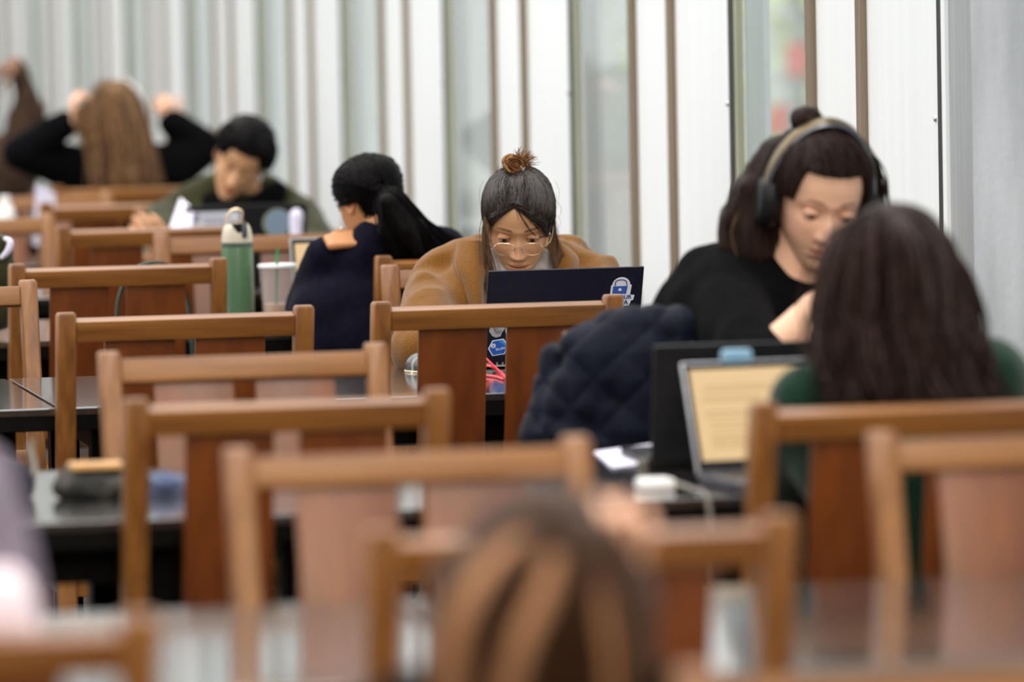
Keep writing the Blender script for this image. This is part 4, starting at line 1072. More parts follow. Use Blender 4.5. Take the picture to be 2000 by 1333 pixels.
hp2 = thing('headband', 'pale thin headband on the light brown hair at the far left', 'headband', tuple(at_y(240, 200, LY)))
mb = MB(); strand(mb, [P_(222, 156, .0), P_(252, 162, -.01), P_(280, 195, -.01), P_(288, 240, .0)], .008, 8, 20); mb.build('band', M['white_plastic'], hp2, True, world=True)

# ---- person in brown at the far left edge, arm bent overhead
BY = 19.3
bT = head_T(at_y(-62, 225, BY), 160, 5, 0)
nk = at_y(-55, 290, BY); sL, sR = at_y(-130, 320, BY), at_y(28, 300, BY)
pel = Vector((at_y(-50, 420, BY).x, BY, 0))
eR, wR = at_y(52, 190, BY), at_y(32, 128, BY); eL, wL = at_y(-180, 400, BY), at_y(-120, 430, BY + .2)
hR = hand(basis(at_y(36, 118, BY), (-.8, -.1, -.45), (.4, 0, .9)), .7, 1, 1.1)
top = [('e', at_y(10, 330, BY), (.12, .10, .12)), ('c', at_y(35, 300, BY), at_y(72, 215, BY), .045, .03)]
bro = person('person in brown at the far left edge with one arm bent overhead', pel, bT, SK_D, nk, [sL, sR], [(eL, wL), (eR, wR)], top, BROWNC, dict(detail=False), 1, [hR], topf=folds(7, .006, 61), thick=(.058, .040, .030), topname='sweater')
mb = MB(); v, f = blob([('e', bT @ Vector((0, .03, .03)), (.09, .10, .09))], .012, 2, folds(60, .006, 2)); mb.add(v, f); mb.build('hair', H_BLACK, bro, True, world=True)

# ---- person bowed close to the camera, out of focus
NY = 5.15
nT = head_T(at_y(1062, 1215, NY + .03), -12, 50, 6)
nk = at_y(1060, 1290, NY + .16); sL, sR = at_y(820, 1440, NY + .18), at_y(1290, 1440, NY + .18)
pel = Vector((at_y(1050, 1600, NY).x, NY + .2, 0))
eL, wL = at_y(760, 1660, NY - .02), at_y(900, 1640, NY - .2)
eR, wR = at_y(1190, 1520, NY + .14), at_y(1190, 1230, NY + .10)
hR = hand(basis(at_y(1195, 1195, NY + .02), (-.05, 0, 1), (0, 1, 0)), 1.3, -1, .92)
hL = hand(basis(wL, (1, .1, 0), (0, 0, 1)), .4, -1)
bow = person('out-of-focus person bowed forward with streaked hair falling over the face', pel, nT, SK_B, nk, [sL, sR], [(eL, wL), (eR, wR)], None, BLACKT, dict(detail=False), -1, [hL, hR], topf=folds(7, .004, 71), topname='top', bare=True)
mb = MB(); P_ = lambda x, y, d=0: at_y(x, y, NY + d); hair_cap(mb, nT, fullhl(-.10, .075, 1.3), .016)
v, f = blob([('e', P_(1058, 1142, 0), (.088, .115, .060)), ('e', P_(1060, 1190, 0), (.105, .12, .085)), ('c', P_(1040, 1150, -.08), P_(950, 1300, -.10), .05, .055), ('c', P_(1080, 1150, -.08), P_(1090, 1330, -.11), .05, .045), ('c', P_(1140, 1110, -.05), P_(1205, 1300, -.08), .05, .04),
             ('c', P_(950, 1300, -.10), P_(930, 1450, -.10), .055, .05)], .008, 3, folds(16, .006, 4, (1, 1, .3))); mb.add(v, f)
gd = [[P_(1090, 1010, -.02), P_(960, 1060, -.06), P_(890, 1170, -.10), P_(862, 1340, -.12)], [P_(1100, 1005, -.03), P_(1020, 1070, -.10), P_(945, 1190, -.15), P_(905, 1360, -.16)],
      [P_(1110, 1005, -.03), P_(1070, 1090, -.13), P_(1020, 1220, -.17), P_(985, 1380, -.18)], [P_(1120, 1005, -.03), P_(1120, 1090, -.13), P_(1090, 1220, -.17), P_(1075, 1380, -.18)],
      [P_(1125, 1010, -.03), P_(1160, 1090, -.10), P_(1165, 1220, -.14), P_(1170, 1380, -.15)], [P_(1130, 1015, -.01), P_(1200, 1090, -.05), P_(1225, 1200, -.08), P_(1235, 1380, -.10)]]
lock_field(mb, gd, 900, .004, .0017, 14, wave=.004, wl=.15, end_spread=.010)
mb.build('hair', H_FORE, bow, True, world=True)
mb = MB()
for (g_, n_) in (([P_(1010, 1050, -.13), P_(930, 1130, -.165), P_(880, 1240, -.175), P_(865, 1380, -.17)], 36), ([P_(1075, 1090, -.16), P_(1050, 1170, -.185), P_(1010, 1260, -.20), P_(975, 1390, -.20)], 44),
                 ([P_(1140, 1090, -.13), P_(1170, 1190, -.16), P_(1185, 1280, -.17), P_(1190, 1390, -.17)], 20)):
    lock_field(mb, [g_, [p + Vector((.006, 0, 0)) for p in g_]], n_, .003, .0016, n_, end_spread=.006)
mb.build('hair_streaks', H_FORE2, bow, True, world=True)

# ---- person at the bottom left corner
QY = 5.72
qT = head_T(at_y(-330, 560, QY), 170, 5, 0)
nk = at_y(-330, 780, QY); sL, sR = at_y(-620, 960, QY), at_y(-70, 960, QY)
pel = Vector((at_y(-340, 1300, QY).x, QY, 0))
LILAC = noise_mat('grey_lilac_knit', rgb('#6d6472'), rgb('#827888'), (40, 40, 40), 3, 0.95, 0.3)
PINKW = noise_mat('pinkish_white_cloth', rgb('#d9c8d4'), rgb('#e8dbe4'), (40, 40, 40), 3, 0.95, 0.3)
eR, wR = at_y(5, 1200, QY - .02), at_y(-60, 1420, QY + .1); eL, wL = at_y(-660, 1300, QY), at_y(-560, 1400, QY + .15)
cor = person('person at the bottom left corner in a grey lilac knit, cut by the edge', pel, qT, SK_B, nk, [sL, sR], [(eL, wL), (eR, wR)], None, LILAC, dict(detail=False), 1, None, topf=folds(7, .004, 81), thick=(.058, .045, .04), topname='knit_top')
mb = MB(); v, f = blob([('e', qT @ Vector((0, .02, .03)), (.09, .11, .10)), ('c', qT @ Vector((0, .07, 0)), qT @ Vector((0, .09, -.2)), .07, .05)], .012, 2); mb.add(v, f); mb.build('hair', H_DARKB, cor, True, world=True)
scf = MB(); v, f = blob([('c', at_y(-12, 1180, QY - .06), at_y(2, 1300, QY - .06), .040, .046), ('c', at_y(2, 1300, QY - .06), at_y(-40, 1460, QY + .02), .046, .05)], .008, 3, folds(20, .004, 9)); scf.add(v, f)
scf.build('rolled_sleeve', PINKW, cor, True, world=True)
# ------------------------------------------------------------------ things on the tables
TZ = 0.730
def emis(name, col, st=1.0):
    m, b, n, l = base_mat(name, (0.02, 0.02, 0.02, 1), 0.3); b.inputs['Emission Color'].default_value = col; b.inputs['Emission Strength'].default_value = st; return m
SCREEN = emis('lit_page_screen', rgb('#ecc68e'), 0.66)
SCREENL = emis('screen_text', rgb('#d2aa70'), 0.62)
DARKSC = M['black_plastic']
INKN = noise_mat('near_black_lid', (0.006, 0.006, 0.015, 1), (0.009, 0.009, 0.020, 1), (80, 80, 80), 2, 0.4, spec=0.15)
SILV = noise_mat('silver_laptop_shell', rgb('#9a9ba0'), rgb('#acaeb2'), (100, 100, 100), 2, 0.35, metal=0.6)
def flatmat(name, h, rough=0.45): 
    m, b, n, l = base_mat(name, rgb(h), rough); return m
ST_W, ST_B, ST_N = flatmat('sticker_white', '#dfe3ee'), flatmat('sticker_blue', '#2c55a8'), flatmat('sticker_navy', '#2a3f7c')
ST_G, ST_GD = flatmat('sticker_grey', '#a9abb0'), flatmat('sticker_grey_ink', '#77797f')
def laptop(label, pos, rz, w, d, h, tilt, lidmat, basemat, screenmat=None, lidth=0.006, group=None):
    t = thing('laptop', label, 'laptop', pos, math.radians(rz), group)
    MB().box((0, d / 2, 0.0105), (w, d, 0.015), None, None, 0, 0.003).build('base', basemat, t, 'auto')
    MB().box((0, d * .40, 0.0185), (w * .88, d * .44, 0.0012)).build('keyboard', M['black_plastic'], t)
    T_ = Matrix.Translation((0, 0.0, 0.016)) @ Matrix.Rotation(math.radians(tilt), 4, 'X')
    lid = MB().box((0, -lidth / 2, h / 2), (w, lidth, h), T_, None, 0, 0.0018).build('lid', lidmat, t, 'auto')
    MB().box((0, 0.0006, h / 2), (w - .006, .0012, h - .006), T_).build('bezel', M['black_plastic'], lid)
    MB().box((0, 0.0014, h / 2 + .003), (w - .022, .0010, h - .034), T_).build('screen', screenmat or M['black_plastic'], lid)
    for s in (-1, 1): MB().tube([(s * w * .3 - .02, -.001, .016), (s * w * .3 + .02, -.001, .016)], .005, 10).build('hinge', M['black_plastic'], t, 'auto')
    return t, lid, T_
def text_mesh(body, size, Mx, mat, parent, name='lettering', ext=.0004, align='CENTER', weight=0.0):
    cu = bpy.data.curves.new('txt', 'FONT'); cu.body = body; cu.size = size; cu.align_x = align; cu.extrude = ext; cu.offset = weight
    o = bpy.data.objects.new('txt', cu); C.objects.link(o)
    dg = bpy.context.evaluated_depsgraph_get(); me = bpy.data.meshes.new_from_object(o.evaluated_get(dg)); bpy.data.objects.remove(o)
    me.transform(Mx); me.materials.clear(); me.materials.append(mat); me.name = name
    r = bpy.data.objects.new(name, me); C.objects.link(r); r.parent = parent; return r

# -- the stickered laptop.  lid back faces the camera: sticker plane is the lid's -y side
lw, lh = 0.331, 0.213
p = at_z(1093, 716, TZ); 
lap, lid, LT = laptop('thin near-black laptop with stickers in front of the camel-coated student', (p.x, p.y, TZ), 0.0, lw, .225, lh, 24, INKN, SILV)
def sticker(outline, mat, off=0.0, name='sticker', par=None):
    return MB().prism(outline, -.0064 - off, -.0060 - off + .0002, LT).build(name, mat, par or lid)
SX = lambda px: (px - 1095) / 932.0        # pixel column on the lid to its own width
def SZ(py): return (712 - py) / 932.0 / math.cos(math.radians(24)) * .98
def circ(cx, cz, r, n=32, rz=None): return [(cx + r * math.cos(2 * PI * i / n), cz + (rz or r) * math.sin(2 * PI * i / n)) for i in range(n)]
def mp(pts): return [(SX(x), SZ(y)) for x, y in pts]
# padlock sticker
arc = lambda cx, cy, rx, ry, a0, a1, n=12: [(cx + rx * math.cos(math.radians(a0 + (a1 - a0) * i / n)), cy - ry * math.sin(math.radians(a0 + (a1 - a0) * i / n))) for i in range(n + 1)]
bk = mp([(1185, 582), (1186, 562)] + arc(1206, 562, 18, 16, 180, 0) + [(1227, 562), (1225, 582), (1234, 583), (1232, 593), (1228, 594), (1224, 605), (1180, 605), (1179, 594), (1172, 593), (1173, 584)])
pad = sticker(bk, ST_W)
sticker(mp([(1190, 564), (1219, 564), (1217, 580), (1189, 580)]), ST_B, .0004, 'padlock_body', pad)
sh = MB(); pp = mp([(1194, 563), (1194, 557)] + arc(1205, 557, 11.5, 6, 180, 0, 10) + [(1217, 563)])
sh.tube([LT @ Vector((x, -.0068, z)) for x, z in pp], .0011, 6); sh.build('shackle', ST_N, pad)
sticker(circ(SX(1204), SZ(571), .0035), ST_W, .0006, 'keyhole', pad)
MX = LT @ Matrix.Translation((0, -.0069, 0)) @ Matrix.Rotation(PI / 2, 4, 'X')
text_mesh('YOUR', .0125, LT @ Matrix.Translation((SX(1212), -.0069, SZ(590))) @ Matrix.Rotation(PI / 2, 4, 'X'), ST_N, pad, weight=.0003)
text_mesh('DATA', .0135, LT @ Matrix.Translation((SX(1205), -.0069, SZ(601))) @ Matrix.Rotation(PI / 2, 4, 'X'), ST_N, pad, weight=.0004)
# grey blob sticker, round red sticker, blue hexagon sticker
gp = [(951, 648), (953, 636), (962, 633), (970, 637), (978, 638), (979, 644), (974, 651), (972, 658), (964, 660), (957, 657)]
gs = sticker(mp([(965 + (x - 965) * 1.12, 647 + (y - 647) * 1.10) for x, y in gp]), ST_G)
gi = MB(); 
for k in range(3): gi.tube([LT @ Vector((SX(965 + 8 * math.cos(w) * (.5 + .25 * k)), -.0068, SZ(646 + 7 * math.sin(w * (1 + .3 * k)) * (.5 + .25 * k)))) for w in [i * .5 for i in range(12)]], .0005, 5)
gi.build('drawing', ST_GD, gs)
rs_ = sticker(circ(SX(997), SZ(647), .0165), ST_W, 0, 'sticker'); 
sticker(circ(SX(997), SZ(647), .0125), flatmat('sticker_red', '#d84a22'), .0004, 'red_disc', rs_); sticker(circ(SX(998), SZ(646), .006), flatmat('sticker_orange', '#f0a030'), .0007, 'orange_centre', rs_)
hexo = [(950, 676), (956, 667), (978, 665), (991, 679), (983, 695), (960, 699), (951, 690)]
hexo = [(949.5, 684), (957, 667), (979, 664), (991, 678), (983, 696), (959, 699)]
hs = sticker(mp(hexo), ST_W); cxh, cyh = 970, 681
hm, hb, hn, hl_ = base_mat('sticker_hex_blue', rgb('#2f7ad6'), .45)
tcx = hn.new('ShaderNodeTexCoord'); gx = hn.new('ShaderNodeTexNoise'); gx.inputs['Scale'].default_value = 28; gx.inputs['Detail'].default_value = 1
rx = hn.new('ShaderNodeValToRGB'); rx.color_ramp.elements[0].position = .4; rx.color_ramp.elements[1].position = .62; rx.color_ramp.elements[0].color = rgb('#1f5cc4'); rx.color_ramp.elements[1].color = rgb('#56b4ee')
hl_.new(tcx.outputs['Object'], gx.inputs['Vector']); hl_.new(gx.outputs['Fac'], rx.inputs[0]); hl_.new(rx.outputs[0], hb.inputs['Base Color'])
sticker(mp([(cxh + (x - cxh) * .88, cyh + (y - cyh) * .88) for x, y in hexo]), hm, .0004, 'blue_field', hs)
sticker(circ(SX(959.5), SZ(678), .0052), ST_W, .0007, 'white_disc', hs)
text_mesh('R', .008, LT @ Matrix.Translation((SX(959.5), -.0074, SZ(680.5))) @ Matrix.Rotation(PI / 2, 4, 'X'), ST_GD, hs)
text_mesh('Studio', .0085, LT @ Matrix.Translation((SX(975), -.0072, SZ(686))) @ Matrix.Rotation(math.radians(-12), 4, 'Y') @ Matrix.Rotation(PI / 2, 4, 'X'), ST_W, hs)
bs = MB()
for k in range(6): bs.box((-.14 + k * .012 , -.001, .0105), (.008, .002, .006))
bs.build('port', M['black_plastic'], lap)
# red cable on the table behind it
def cable(label, name, pts, r, mat, cat='cable'):
    pts = spl(pts, 40); t = thing(name, label, cat, tuple(pts[0])); mb = MB(); mb.tube(pts, r, 8); mb.build('cord', mat, t, True, world=True); return t
REDC = noise_mat('red_rubber', rgb('#e23a4a'), rgb('#f0505c'), (20, 20, 20), 2, 0.4)
zc = TZ + .003
cable('red charging cable lying looped behind the stickered laptop', 'cable', [at_y(938, 690, 11.60), at_y(952, 703, 11.58), at_y(972, 722, 11.55), at_z(989, 737, zc), at_z(984, 741, zc), at_z(968, 736, zc), at_z(945, 733, zc), at_z(930, 728, zc), at_y(940, 716, 11.58), at_y(958, 716, 11.56), at_y(975, 727, 11.54), at_z(990, 741, zc)], .0026, REDC)
# mouse
ms = at_z(822, 727, TZ)
t = thing('computer_mouse', 'small black mouse with a pale rim by the camel sleeve', 'mouse', tuple(ms))
v, f = blob([('e', (ms.x, ms.y + .02, TZ + .004), (.030, .052, .036))], .003, 1); v = [(x, y, max(z, TZ + .004)) for x, y, z in v]
MB().add(v, f).build('shell', noise_mat('mouse_black', (.02, .022, .02, 1), (.03, .032, .03, 1), (20, 20, 20), 2, .3, coat=.6), t, True, world=True)
MB().lathe([(.001, 0), (.030, 0), (.031, .003), (.028, .006), (.001, .006)], (0, 0, 0), 32, M4=Matrix.Translation((ms.x, ms.y + .02, TZ)) @ Matrix.Scale(1.72, 4, (0, 1, 0))).build('rim', GOLDM, t, True, world=True)

# -- bottle and iced drink
bp_ = at_y(466, 600, 13.22)
t = thing('water_bottle', 'tall sage green insulated bottle with cream lid and wire handle', 'bottle', (bp_.x, bp_.y, TZ))
BG = noise_mat('sage_green_enamel', rgb('#4a6a4c'), rgb('#547556'), (6, 6, 2), 2, .35, coat=.3); BL = noise_mat('cream_lid', rgb('#c4bba8'), rgb('#d2cabb'), (6, 6, 6), 2, .4); GS = noise_mat('grey_green_seal', rgb('#4a5e55'), rgb('#566a60'), (6, 6, 6), 2, .5)
R_ = .0372
MB().lathe([(R_ * .86, 0), (R_ * .97, .004), (R_, .012), (R_, .196), (R_ * .985, .199)], k=48).build('body', BG, t, True)
MB().lathe([(R_ * .97, .199), (R_ * .985, .200), (R_ * .985, .2095), (R_ * .95, .210)], k=48).build('seal', GS, t, True)
lidb = MB().lathe([(R_ * .96, .210), (R_ * .985, .211), (R_ * .97, .225), (R_ * .90, .240), (R_ * .76, .252), (R_ * .70, .254)], k=48).build('lid', BL, t, True)
MB().lathe([(R_ * .66, .246), (R_ * .70, .2546), (R_ * .60, .2552), (R_ * .50, .250)], k=32).build('spout_recess', M['black_plastic'], lidb, True)
MB().prism([(-.017, .2535), (.010, .2565), (.006, .236), (-.002, .233)], -R_ * .93, -R_ * .80).build('lid_cutout', M['black_plastic'], lidb)
MB().box((.013, -R_ * .93, .2395), (.013, .006, .034), None, None, 0, .002).build('latch', noise_mat('slate_latch', rgb('#3e4650'), rgb('#4c5560'), (8, 8, 8), 2, .4), lidb, 'auto')
hm_ = MB(); strand(hm_, [(-.028, 0, .240), (-.026, 0, .262), (-.014, 0, .284), (.002, 0, .289), (.013, 0, .283), (.013, 0, .268), (.010, 0, .252)], .0028, 8, 30)
hm_.build('handle', GOLDM, lidb, True)
cp = at_y(543, 600, 13.16)
t = thing('iced_drink_cup', 'clear plastic cup of iced coffee with a green straw', 'cup', (cp.x, cp.y, TZ))
CUPM = glass_mat('clear_cup_plastic', (.93, .94, .95, 1), .1, .22, (.80, .82, .85, 1))
ht = .155
prof = [(.030, 0), (.0305, .004)] + [(.0305 + .0125 * z / ht + (.0007 if i % 2 else 0), z) for i, z in enumerate([.01 + .0102 * k for k in range(14)])] + [(.0430, ht)]
MB().lathe(prof, k=40).build('cup_wall', CUPM, t, True)
MB().lathe([(.0435, ht - .004), (.0455, ht - .003), (.0460, ht + .002), (.0440, ht + .005), (.040, ht + .004), (.038, ht + .001)], k=40).build('lid', noise_mat('frosted_lid', (.72, .74, .78, 1), (.8, .82, .85, 1), (30, 30, 30), 2, .3), t, True)
MB().lathe([(.0290, .002), (.0335, .062), (.0338, .066), (.033, .067)], k=40).build('coffee', noise_mat('milky_coffee', rgb('#b07c48'), rgb('#cfa77a'), (40, 40, 15), 4, .3), t, True)
mb = MB(); mb.tube([(-.004, 0, .062), (.002, 0, .196)], .0030, 10); mb.build('straw', flatmat('green_straw', '#15824f', .35), t, True)

# -- ponytail student's laptop, screen to the camera
p = at_z(655, 628, TZ)
q = at_y(690, 600, 13.62)
laptop('silver laptop with an orange-cream screen beside the iced drink', (q.x, q.y, TZ), 182, .29, .21, .186, 14, SILV, SILV, SCREEN)
# -- olive jacket person's laptop and papers
q = at_y(478, 500, 15.40)
lp2, lid2, LT2 = laptop('black laptop with a grey-blue round sticker facing the olive jacket', (q.x, q.y, TZ), 0, .335, .235, .205, 12, M['black_plastic'], M['black_plastic'])
LTs = LT; LT = LT2
def pl2(px, py): v = LT2.inverted() @ (lp2.matrix_basis.inverted() @ at_y(px, py, 15.36)); return (v.x, v.z)
sticker([pl2(x, y) for x, y in [(372, 415), (468, 412), (468, 442), (372, 445)]], ST_W, 0, 'label_sticker', lid2)
ls2 = bpy.context.scene.objects['label_sticker']
cx, cz = pl2(383, 428); sticker([(cx - .011, cz + .013), (cx + .011, cz + .013), (cx + .010, cz - .004), (cx, cz - .014), (cx - .010, cz - .004)], flatmat('crest_lilac', '#9a96b0'), .0004, 'crest', ls2)
x0_, z0_ = pl2(398, 424)
bars = MB()
for k, (a, w_, dz) in enumerate(((0, .012, 0), (.015, .006, 0), (.024, .010, 0), (.037, .006, 0), (.046, .010, 0), (.060, .012, 0), (.004, .010, -.014), (.018, .012, -.014), (.034, .008, -.014), (.046, .014, -.014))):
    bars.prism([(x0_ + a, z0_ + dz), (x0_ + a + w_, z0_ + dz), (x0_ + a + w_, z0_ + dz - .008), (x0_ + a, z0_ + dz - .008)], -.0070, -.0066, LT2)
bars.build('faded_print', flatmat('faded_print_grey', '#8f8ca6'), ls2)
cx, cz = pl2(542, 436); rs3 = sticker(circ(cx, cz, .040), flatmat('yellow_green_ring', '#8d9a72'), 0, 'round_sticker', lid2); sticker(circ(cx + .001, cz + .001, .036), flatmat('grey_blue_disc', '#8094a8'), .0004, 'disc', rs3)
LT = LTs
PAPER = noise_mat('white_paper', rgb('#d5d0e6'), rgb('#e0dcee'), (8, 8, 8), 3, .7); PAPER.node_tree.nodes['Principled BSDF'].inputs['Roughness'].default_value = .7
def sheet(label, pts3, name='paper_sheet', th=.0015, cat='paper', group=None):
    t = thing(name, label, cat, tuple(pts3[0]), 0, group); a = [Vector(p) for p in pts3]
    nrm = (a[1] - a[0]).cross(a[2] - a[0]).normalized(); n = len(a); mb = MB()
    mb.add([p + nrm * th for p in a] + a, [tuple(range(n)), tuple(range(2 * n - 1, n - 1, -1))] + [(i, i + n, (i + 1) % n + n, (i + 1) % n) for i in range(n)])
    mb.build('sheet', PAPER, t, world=True); return t
sheet('tilted white sheet propped left of the round-sticker laptop', [at_y(312, 500, 15.24), at_y(352, 386, 15.42), at_y(378, 408, 15.36), at_y(366, 500, 15.24)])
bl = thing('white_headset_case', 'white rounded case at the right end of the round-sticker laptop', 'case', tuple(at_y(580, 470, 15.3)))
v, f = blob([('c', at_y(578, 422, 15.27), at_y(578, 533, 15.27), .018, .014), ('e', at_y(579, 424, 15.27), (.019, .016, .024))], .004, 3); MB().add(v, f).build('shell', PAPER, bl, True, world=True)

# -- right-hand table: two laptops, charger, paper
q = at_y(1492, 900, 9.14)
laptop('black laptop, lid back toward the camera, of the headphone wearer', (q.x, q.y, TZ), -1, .385, .25, .196, 12, M['black_plastic'], M['black_plastic'], None, .008)
q = at_y(1540, 930, 8.86)
lp3, lid3, LT3 = laptop('laptop with a cream document on screen, used by the green-topped person', (q.x, q.y, TZ), 187, .31, .20, .188, 22, SILV, noise_mat('dark_laptop_deck', rgb('#3a3b44'), rgb('#474852'), (30, 30, 30), 2, .4), SCREEN, .008)
tl = MB(); rnd = random.Random(5); hh = .222
for (zz, x_, w_) in ((.172, .075, .11), (.164, .055, .14), (.150, .060, .10), (.143, .050, .11), (.120, .060, .15), (.112, .06, .15), (.098, .075, .06), (.088, .072, .10), (.074, .072, .07), (.066, .068, .08), (.058, .07, .07), (.050, .07, .06)):
    tl.box((.157 - .022 - x_ * .45 - w_ / 2 + .02, .0026, zz * .84), (w_, .0005, .0030), LT3)
tl.build('page_text', SCREENL, lid3)
wc = thing('webcam_cover', 'pale blue rounded clip on the upper edge of the cream-screen laptop', 'clip', tuple(at_y(1438, 698, 8.80)))
MB().box(tuple(at_y(1438, 697, 8.768)), (.052, .020, .024), None, None, 0, .009).build('clip_body', noise_mat('pale_blue_plastic', rgb('#6f9ab8'), rgb('#86aec8'), (20, 20, 20), 2, .4), wc, 'auto', world=True)
q = at_z(1283, 962, TZ)
ch = thing('charger', 'rounded white charger on the dark table beside the cream-screen laptop', 'charger', (q.x, q.y, TZ))
MB().box((.004, .03, .010), (.058, .058, .020), None, None, 0, .008).build('charger_body', M['white_plastic'], ch, True)
GREYC = noise_mat('grey_cable', rgb('#6d6860'), rgb('#7d786e'), (20, 20, 20), 2, .5)
cable('grey cable running from the white charger over the table edge', 'cable', [(q.x + .03, q.y + .02, TZ + .012), (q.x + .042, 8.66, TZ + .008), (q.x + .052, 8.595, TZ - .004), (q.x + .055, 8.585, TZ - .10), (q.x + .06, 8.59, TZ - .3)], .004, GREYC)
sheet('white sheet lying on the dark table in front of the quilted jacket', [at_z(1160, 884, TZ + .001), at_z(1195, 915, TZ + .001), at_z(1280, 905, TZ + .001), at_z(1272, 868, TZ + .001)], 'paper_sheet')
q = at_z(1256, 914, TZ); er = thing('eraser', 'small grey block at the corner of the white sheet', 'eraser', (q.x, q.y, TZ)); MB().box((0, 0, .0075), (.018, .014, .014), None, None, 0, .003).build('block', GREYC, er, 'auto')

# -- quilted jacket over the chair back
JY = 9.76
J = lambda x, y, d=0: at_y(x, y, JY + d)
jp = [('c', J(1122, 684), J(1205, 652), .032, .042), ('c', J(1205, 652), J(1320, 654), .044, .048), ('e', J(1185, 730, -.02), (.080, .05, .09)), ('e', J(1130, 800, -.02), (.062, .045, .085)),
      ('e', J(1245, 745, -.02), (.10, .055, .105)), ('e', J(1230, 830, -.02), (.12, .055, .09)), ('e', J(1110, 860, -.02), (.065, .045, .06)), ('e', J(1320, 760, -.02), (.06, .05, .11)), ('c', J(1090, 700, .03), J(1060, 860, .0), .03, .04),
      ('c', J(1110, 860, -.02), J(1290, 900, -.02), .05, .06)]
def quilt(co, no):
    s = .066; out = np.empty(len(co)); fo = folds(6, .006, 4)(co, no)
    for i, c in enumerate(co):
        u, w_ = c[0] * .98 - .25 * c[1], c[2]
        wob = .25 * noise.noise(Vector((c[0] * 5, c[1] * 5, c[2] * 5)))
        a = abs(((u + w_) / s / 1.414 * 1.0 + wob) % 1 - .5) * 2; b = abs(((u - w_) / s / 1.414 + wob) % 1 - .5) * 2
        out[i] = .009 * (min(1 - a, 1 - b) ** .5) - .004
    return out + fo
v, f = blob(jp, .0055, 3, quilt)
jk = thing('quilted_jacket', 'dark navy quilted jacket draped over the chair by the headphone wearer', 'jacket', tuple(J(1200, 760)))
QN = noise_mat('navy_nylon', (0.0022, 0.003, 0.008, 1), (0.005, 0.007, 0.017, 1), (25, 25, 25), 4, 0.6, 0.2, spec=.08, sheen=.03)
MB().add(v, f).build('shell', QN, jk, True, world=True)
v, f = blob([('c', J(1120, 676, -.01), J(1075, 800, .0), .014, .014), ('c', J(1075, 800), J(1040, 870), .014, .020)], .005, 3)
MB().add(v, f).build('lining_edge', BLACKT, jk, True, world=True)

# -- left-hand table: pouches and cloth
q = at_z(180, 968, TZ)
CAMO = noise_mat('dark_patterned_fabric', (.004, .005, .004, 1), (.06, .055, .045, 1), (26, 26, 26), 3, .8, .3, rlow=.42, rhigh=.66)
t = thing('pencil_pouch', 'dark patterned pouch with a tan flat top left on the table', 'pouch', (q.x, q.y, TZ))
v, f = blob([('c', at_y(140, 948, 9.0), at_y(262, 948, 9.0), .028, .028), ('e', at_y(185, 950, 9.0), (.07, .04, .026))], .005, 2, folds(30, .005, 3))
MB().add([(x, y, max(z, TZ + .001)) for x, y, z in v], f).build('pouch_body', CAMO, t, True, world=True)
TAN = noise_mat('tan_leather', rgb('#b98a52'), rgb('#cda068'), (20, 20, 20), 3, .5)
mb = MB(); a, b_ = at_y(135, 912, 9.0), at_y(240, 908, 9.0); c_ = a.lerp(b_, .5); mb.box(tuple(c_), ((b_ - a).length, .06, .010), None, None, 0, .004); mb.build('top_strip', TAN, t, 'auto', world=True)
q = at_y(20, 950, 9.05)
t = thing('dark_case', 'navy-black soft case at the left edge of the table with the pouch', 'case', (q.x, q.y, TZ))
v, f = blob([('e', at_y(5, 945, 9.05), (.055, .05, .040)), ('e', at_y(-25, 940, 9.05), (.06, .05, .045))], .006, 2, folds(20, .004, 5)); MB().add([(x, y, max(z, TZ + .001)) for x, y, z in v], f).build('case_body', QN, t, True, world=True)
mb = MB(); strand(mb, [at_y(50, 945, 9.05), at_y(68, 925, 9.08), at_y(60, 880, 9.1), at_y(64, 860, 9.1)], .006, 8, 20); mb.build('strap', GREYC, t, True, world=True)
q = at_y(335, 960, 9.0)
t = thing('folded_cloth', 'folded grey-blue cloth on the table right of the patterned pouch', 'cloth', (q.x, q.y, TZ))
BLUEC = noise_mat('grey_blue_cloth', rgb('#3a4668'), rgb('#6a7288'), (14, 14, 40), 4, .9, .3)
v, f = blob([('c', at_y(300, 962, 9.0), at_y(372, 955, 9.0), .020, .020), ('e', at_y(322, 944, 9.0), (.030, .03, .016)), ('c', at_y(300, 950, 9.05), at_y(360, 940, 9.05), .016, .012)], .004, 2, folds(30, .004, 8)); MB().add([(x, y, max(z, TZ + .001)) for x, y, z in v], f).build('cloth_body', BLUEC, t, True, world=True)

# -- bag with a looped strap hung on a chair left of the bottle
SG = noise_mat('dark_green_webbing', rgb('#16281f'), rgb('#2a4034'), (40, 40, 40), 3, .6)
bag = thing('tote_bag', 'dark green tote hanging behind a chair, its strap looping over the rail', 'bag', tuple(at_y(300, 620, 13.0)))
S = lambda x, y, d=0: at_y(x, y, 12.965 + d)
def webbing(c, hw, th, wd=Vector((0, 1, 0))):
    mb = MB(); vs = []; fs = []; n = len(c)
    for i, p in enumerate(c):
        t_ = (c[min(i + 1, n - 1)] - c[max(i - 1, 0)]).normalized(); o = t_.cross(wd).normalized()
        for a, b in ((-1, -1), (1, -1), (1, 1), (-1, 1)): vs.append(p + wd * hw * a + o * th * b)
    for i in range(n - 1):
        for j in range(4): fs.append((i * 4 + j, i * 4 + (j + 1) % 4, (i + 1) * 4 + (j + 1) % 4, (i + 1) * 4 + j))
    fs += [(3, 2, 1, 0), tuple((n - 1) * 4 + j for j in range(4))]; return mb.add(vs, fs)
webbing(spl([S(229, 700), S(228, 620), S(236, 570), S(260, 528), S(300, 513), S(338, 524), S(362, 570), S(372, 640), S(378, 720)], 40), .014, .003).build('strap', SG, bag, True, world=True)
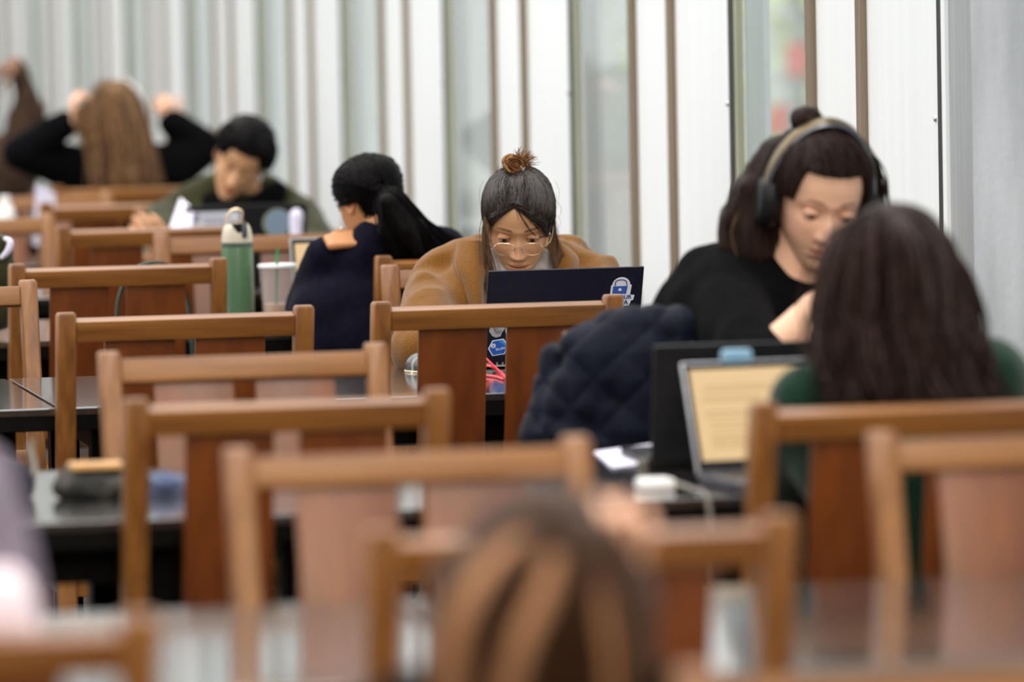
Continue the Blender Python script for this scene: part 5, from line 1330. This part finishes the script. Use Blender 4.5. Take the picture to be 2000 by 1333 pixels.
v, f = blob([('e', S(300, 770, .10), (.13, .05, .06)), ('e', S(300, 830, .12), (.14, .06, .08))], .010, 3, folds(12, .004, 3)); MB().add(v, f).build('bag_body', SG, bag, True, world=True)
# -- dark bag and white bottle at the left edge
t = thing('backpack', 'dark olive backpack with a pale strap at the left edge', 'backpack', tuple(at_y(0, 520, 13.2)))
v, f = blob([('e', at_y(-12, 545, 13.25), (.055, .06, .07)), ('e', at_y(-5, 490, 13.25), (.035, .05, .045)), ('e', at_y(-20, 600, 13.25), (.07, .07, .06))], .008, 3, folds(14, .005, 3)); MB().add([(x, y, max(z, TZ + .001)) for x, y, z in v], f).build('bag_body', OLIVE, t, True, world=True)
mb = MB(); strand(mb, [at_y(2, 505, 13.2), at_y(16, 490, 13.19), at_y(20, 472, 13.19), at_y(8, 466, 13.2)], .008, 8, 16); mb.build('strap', PAPER, t, True, world=True)
q = at_y(10, 400, 17.0)
t = thing('water_bottle', 'squat white bottle with a teal label at the far left edge', 'bottle', (q.x, q.y, TZ))
MB().lathe([(.026, 0), (.029, .006), (.029, .15), (.022, .168), (.015, .172)], k=28).build('body', M['white_plastic'], t, True)
MB().lathe([(.0292, .085), (.0297, .086), (.0297, .118), (.0292, .119)], k=28).build('label_band', flatmat('teal_label', '#6f9c90'), t, True)
MB().lathe([(.015, .172), (.017, .173), (.017, .196), (.014, .199)], k=24).build('cap', M['white_plastic'], t, True)
sheet('lilac-white card standing on the far table in front of the raised elbow', [at_y(66, 480, 17.05), at_y(70, 360, 17.08), at_y(108, 378, 17.1), at_y(106, 480, 17.08)], 'standing_card', cat='card')

# hidden-from-view seat for the bowed person
st = thing('stool', 'wooden stool under the bowed out-of-focus person', 'stool', (bow.location.x, bow.location.y, 0))
MB().lathe([(.16, .42), (.175, .425), (.175, .445), (.16, .45)], k=32).build('seat', M['wood_x'], st, 'auto')
for a, b in ((-1, -1), (1, -1), (1, 1), (-1, 1)):
    MB().tube([(a * .14, b * .14, 0), (a * .10, b * .10, .42)], .016, 10).build('leg', M['wood_z'], st, 'auto')
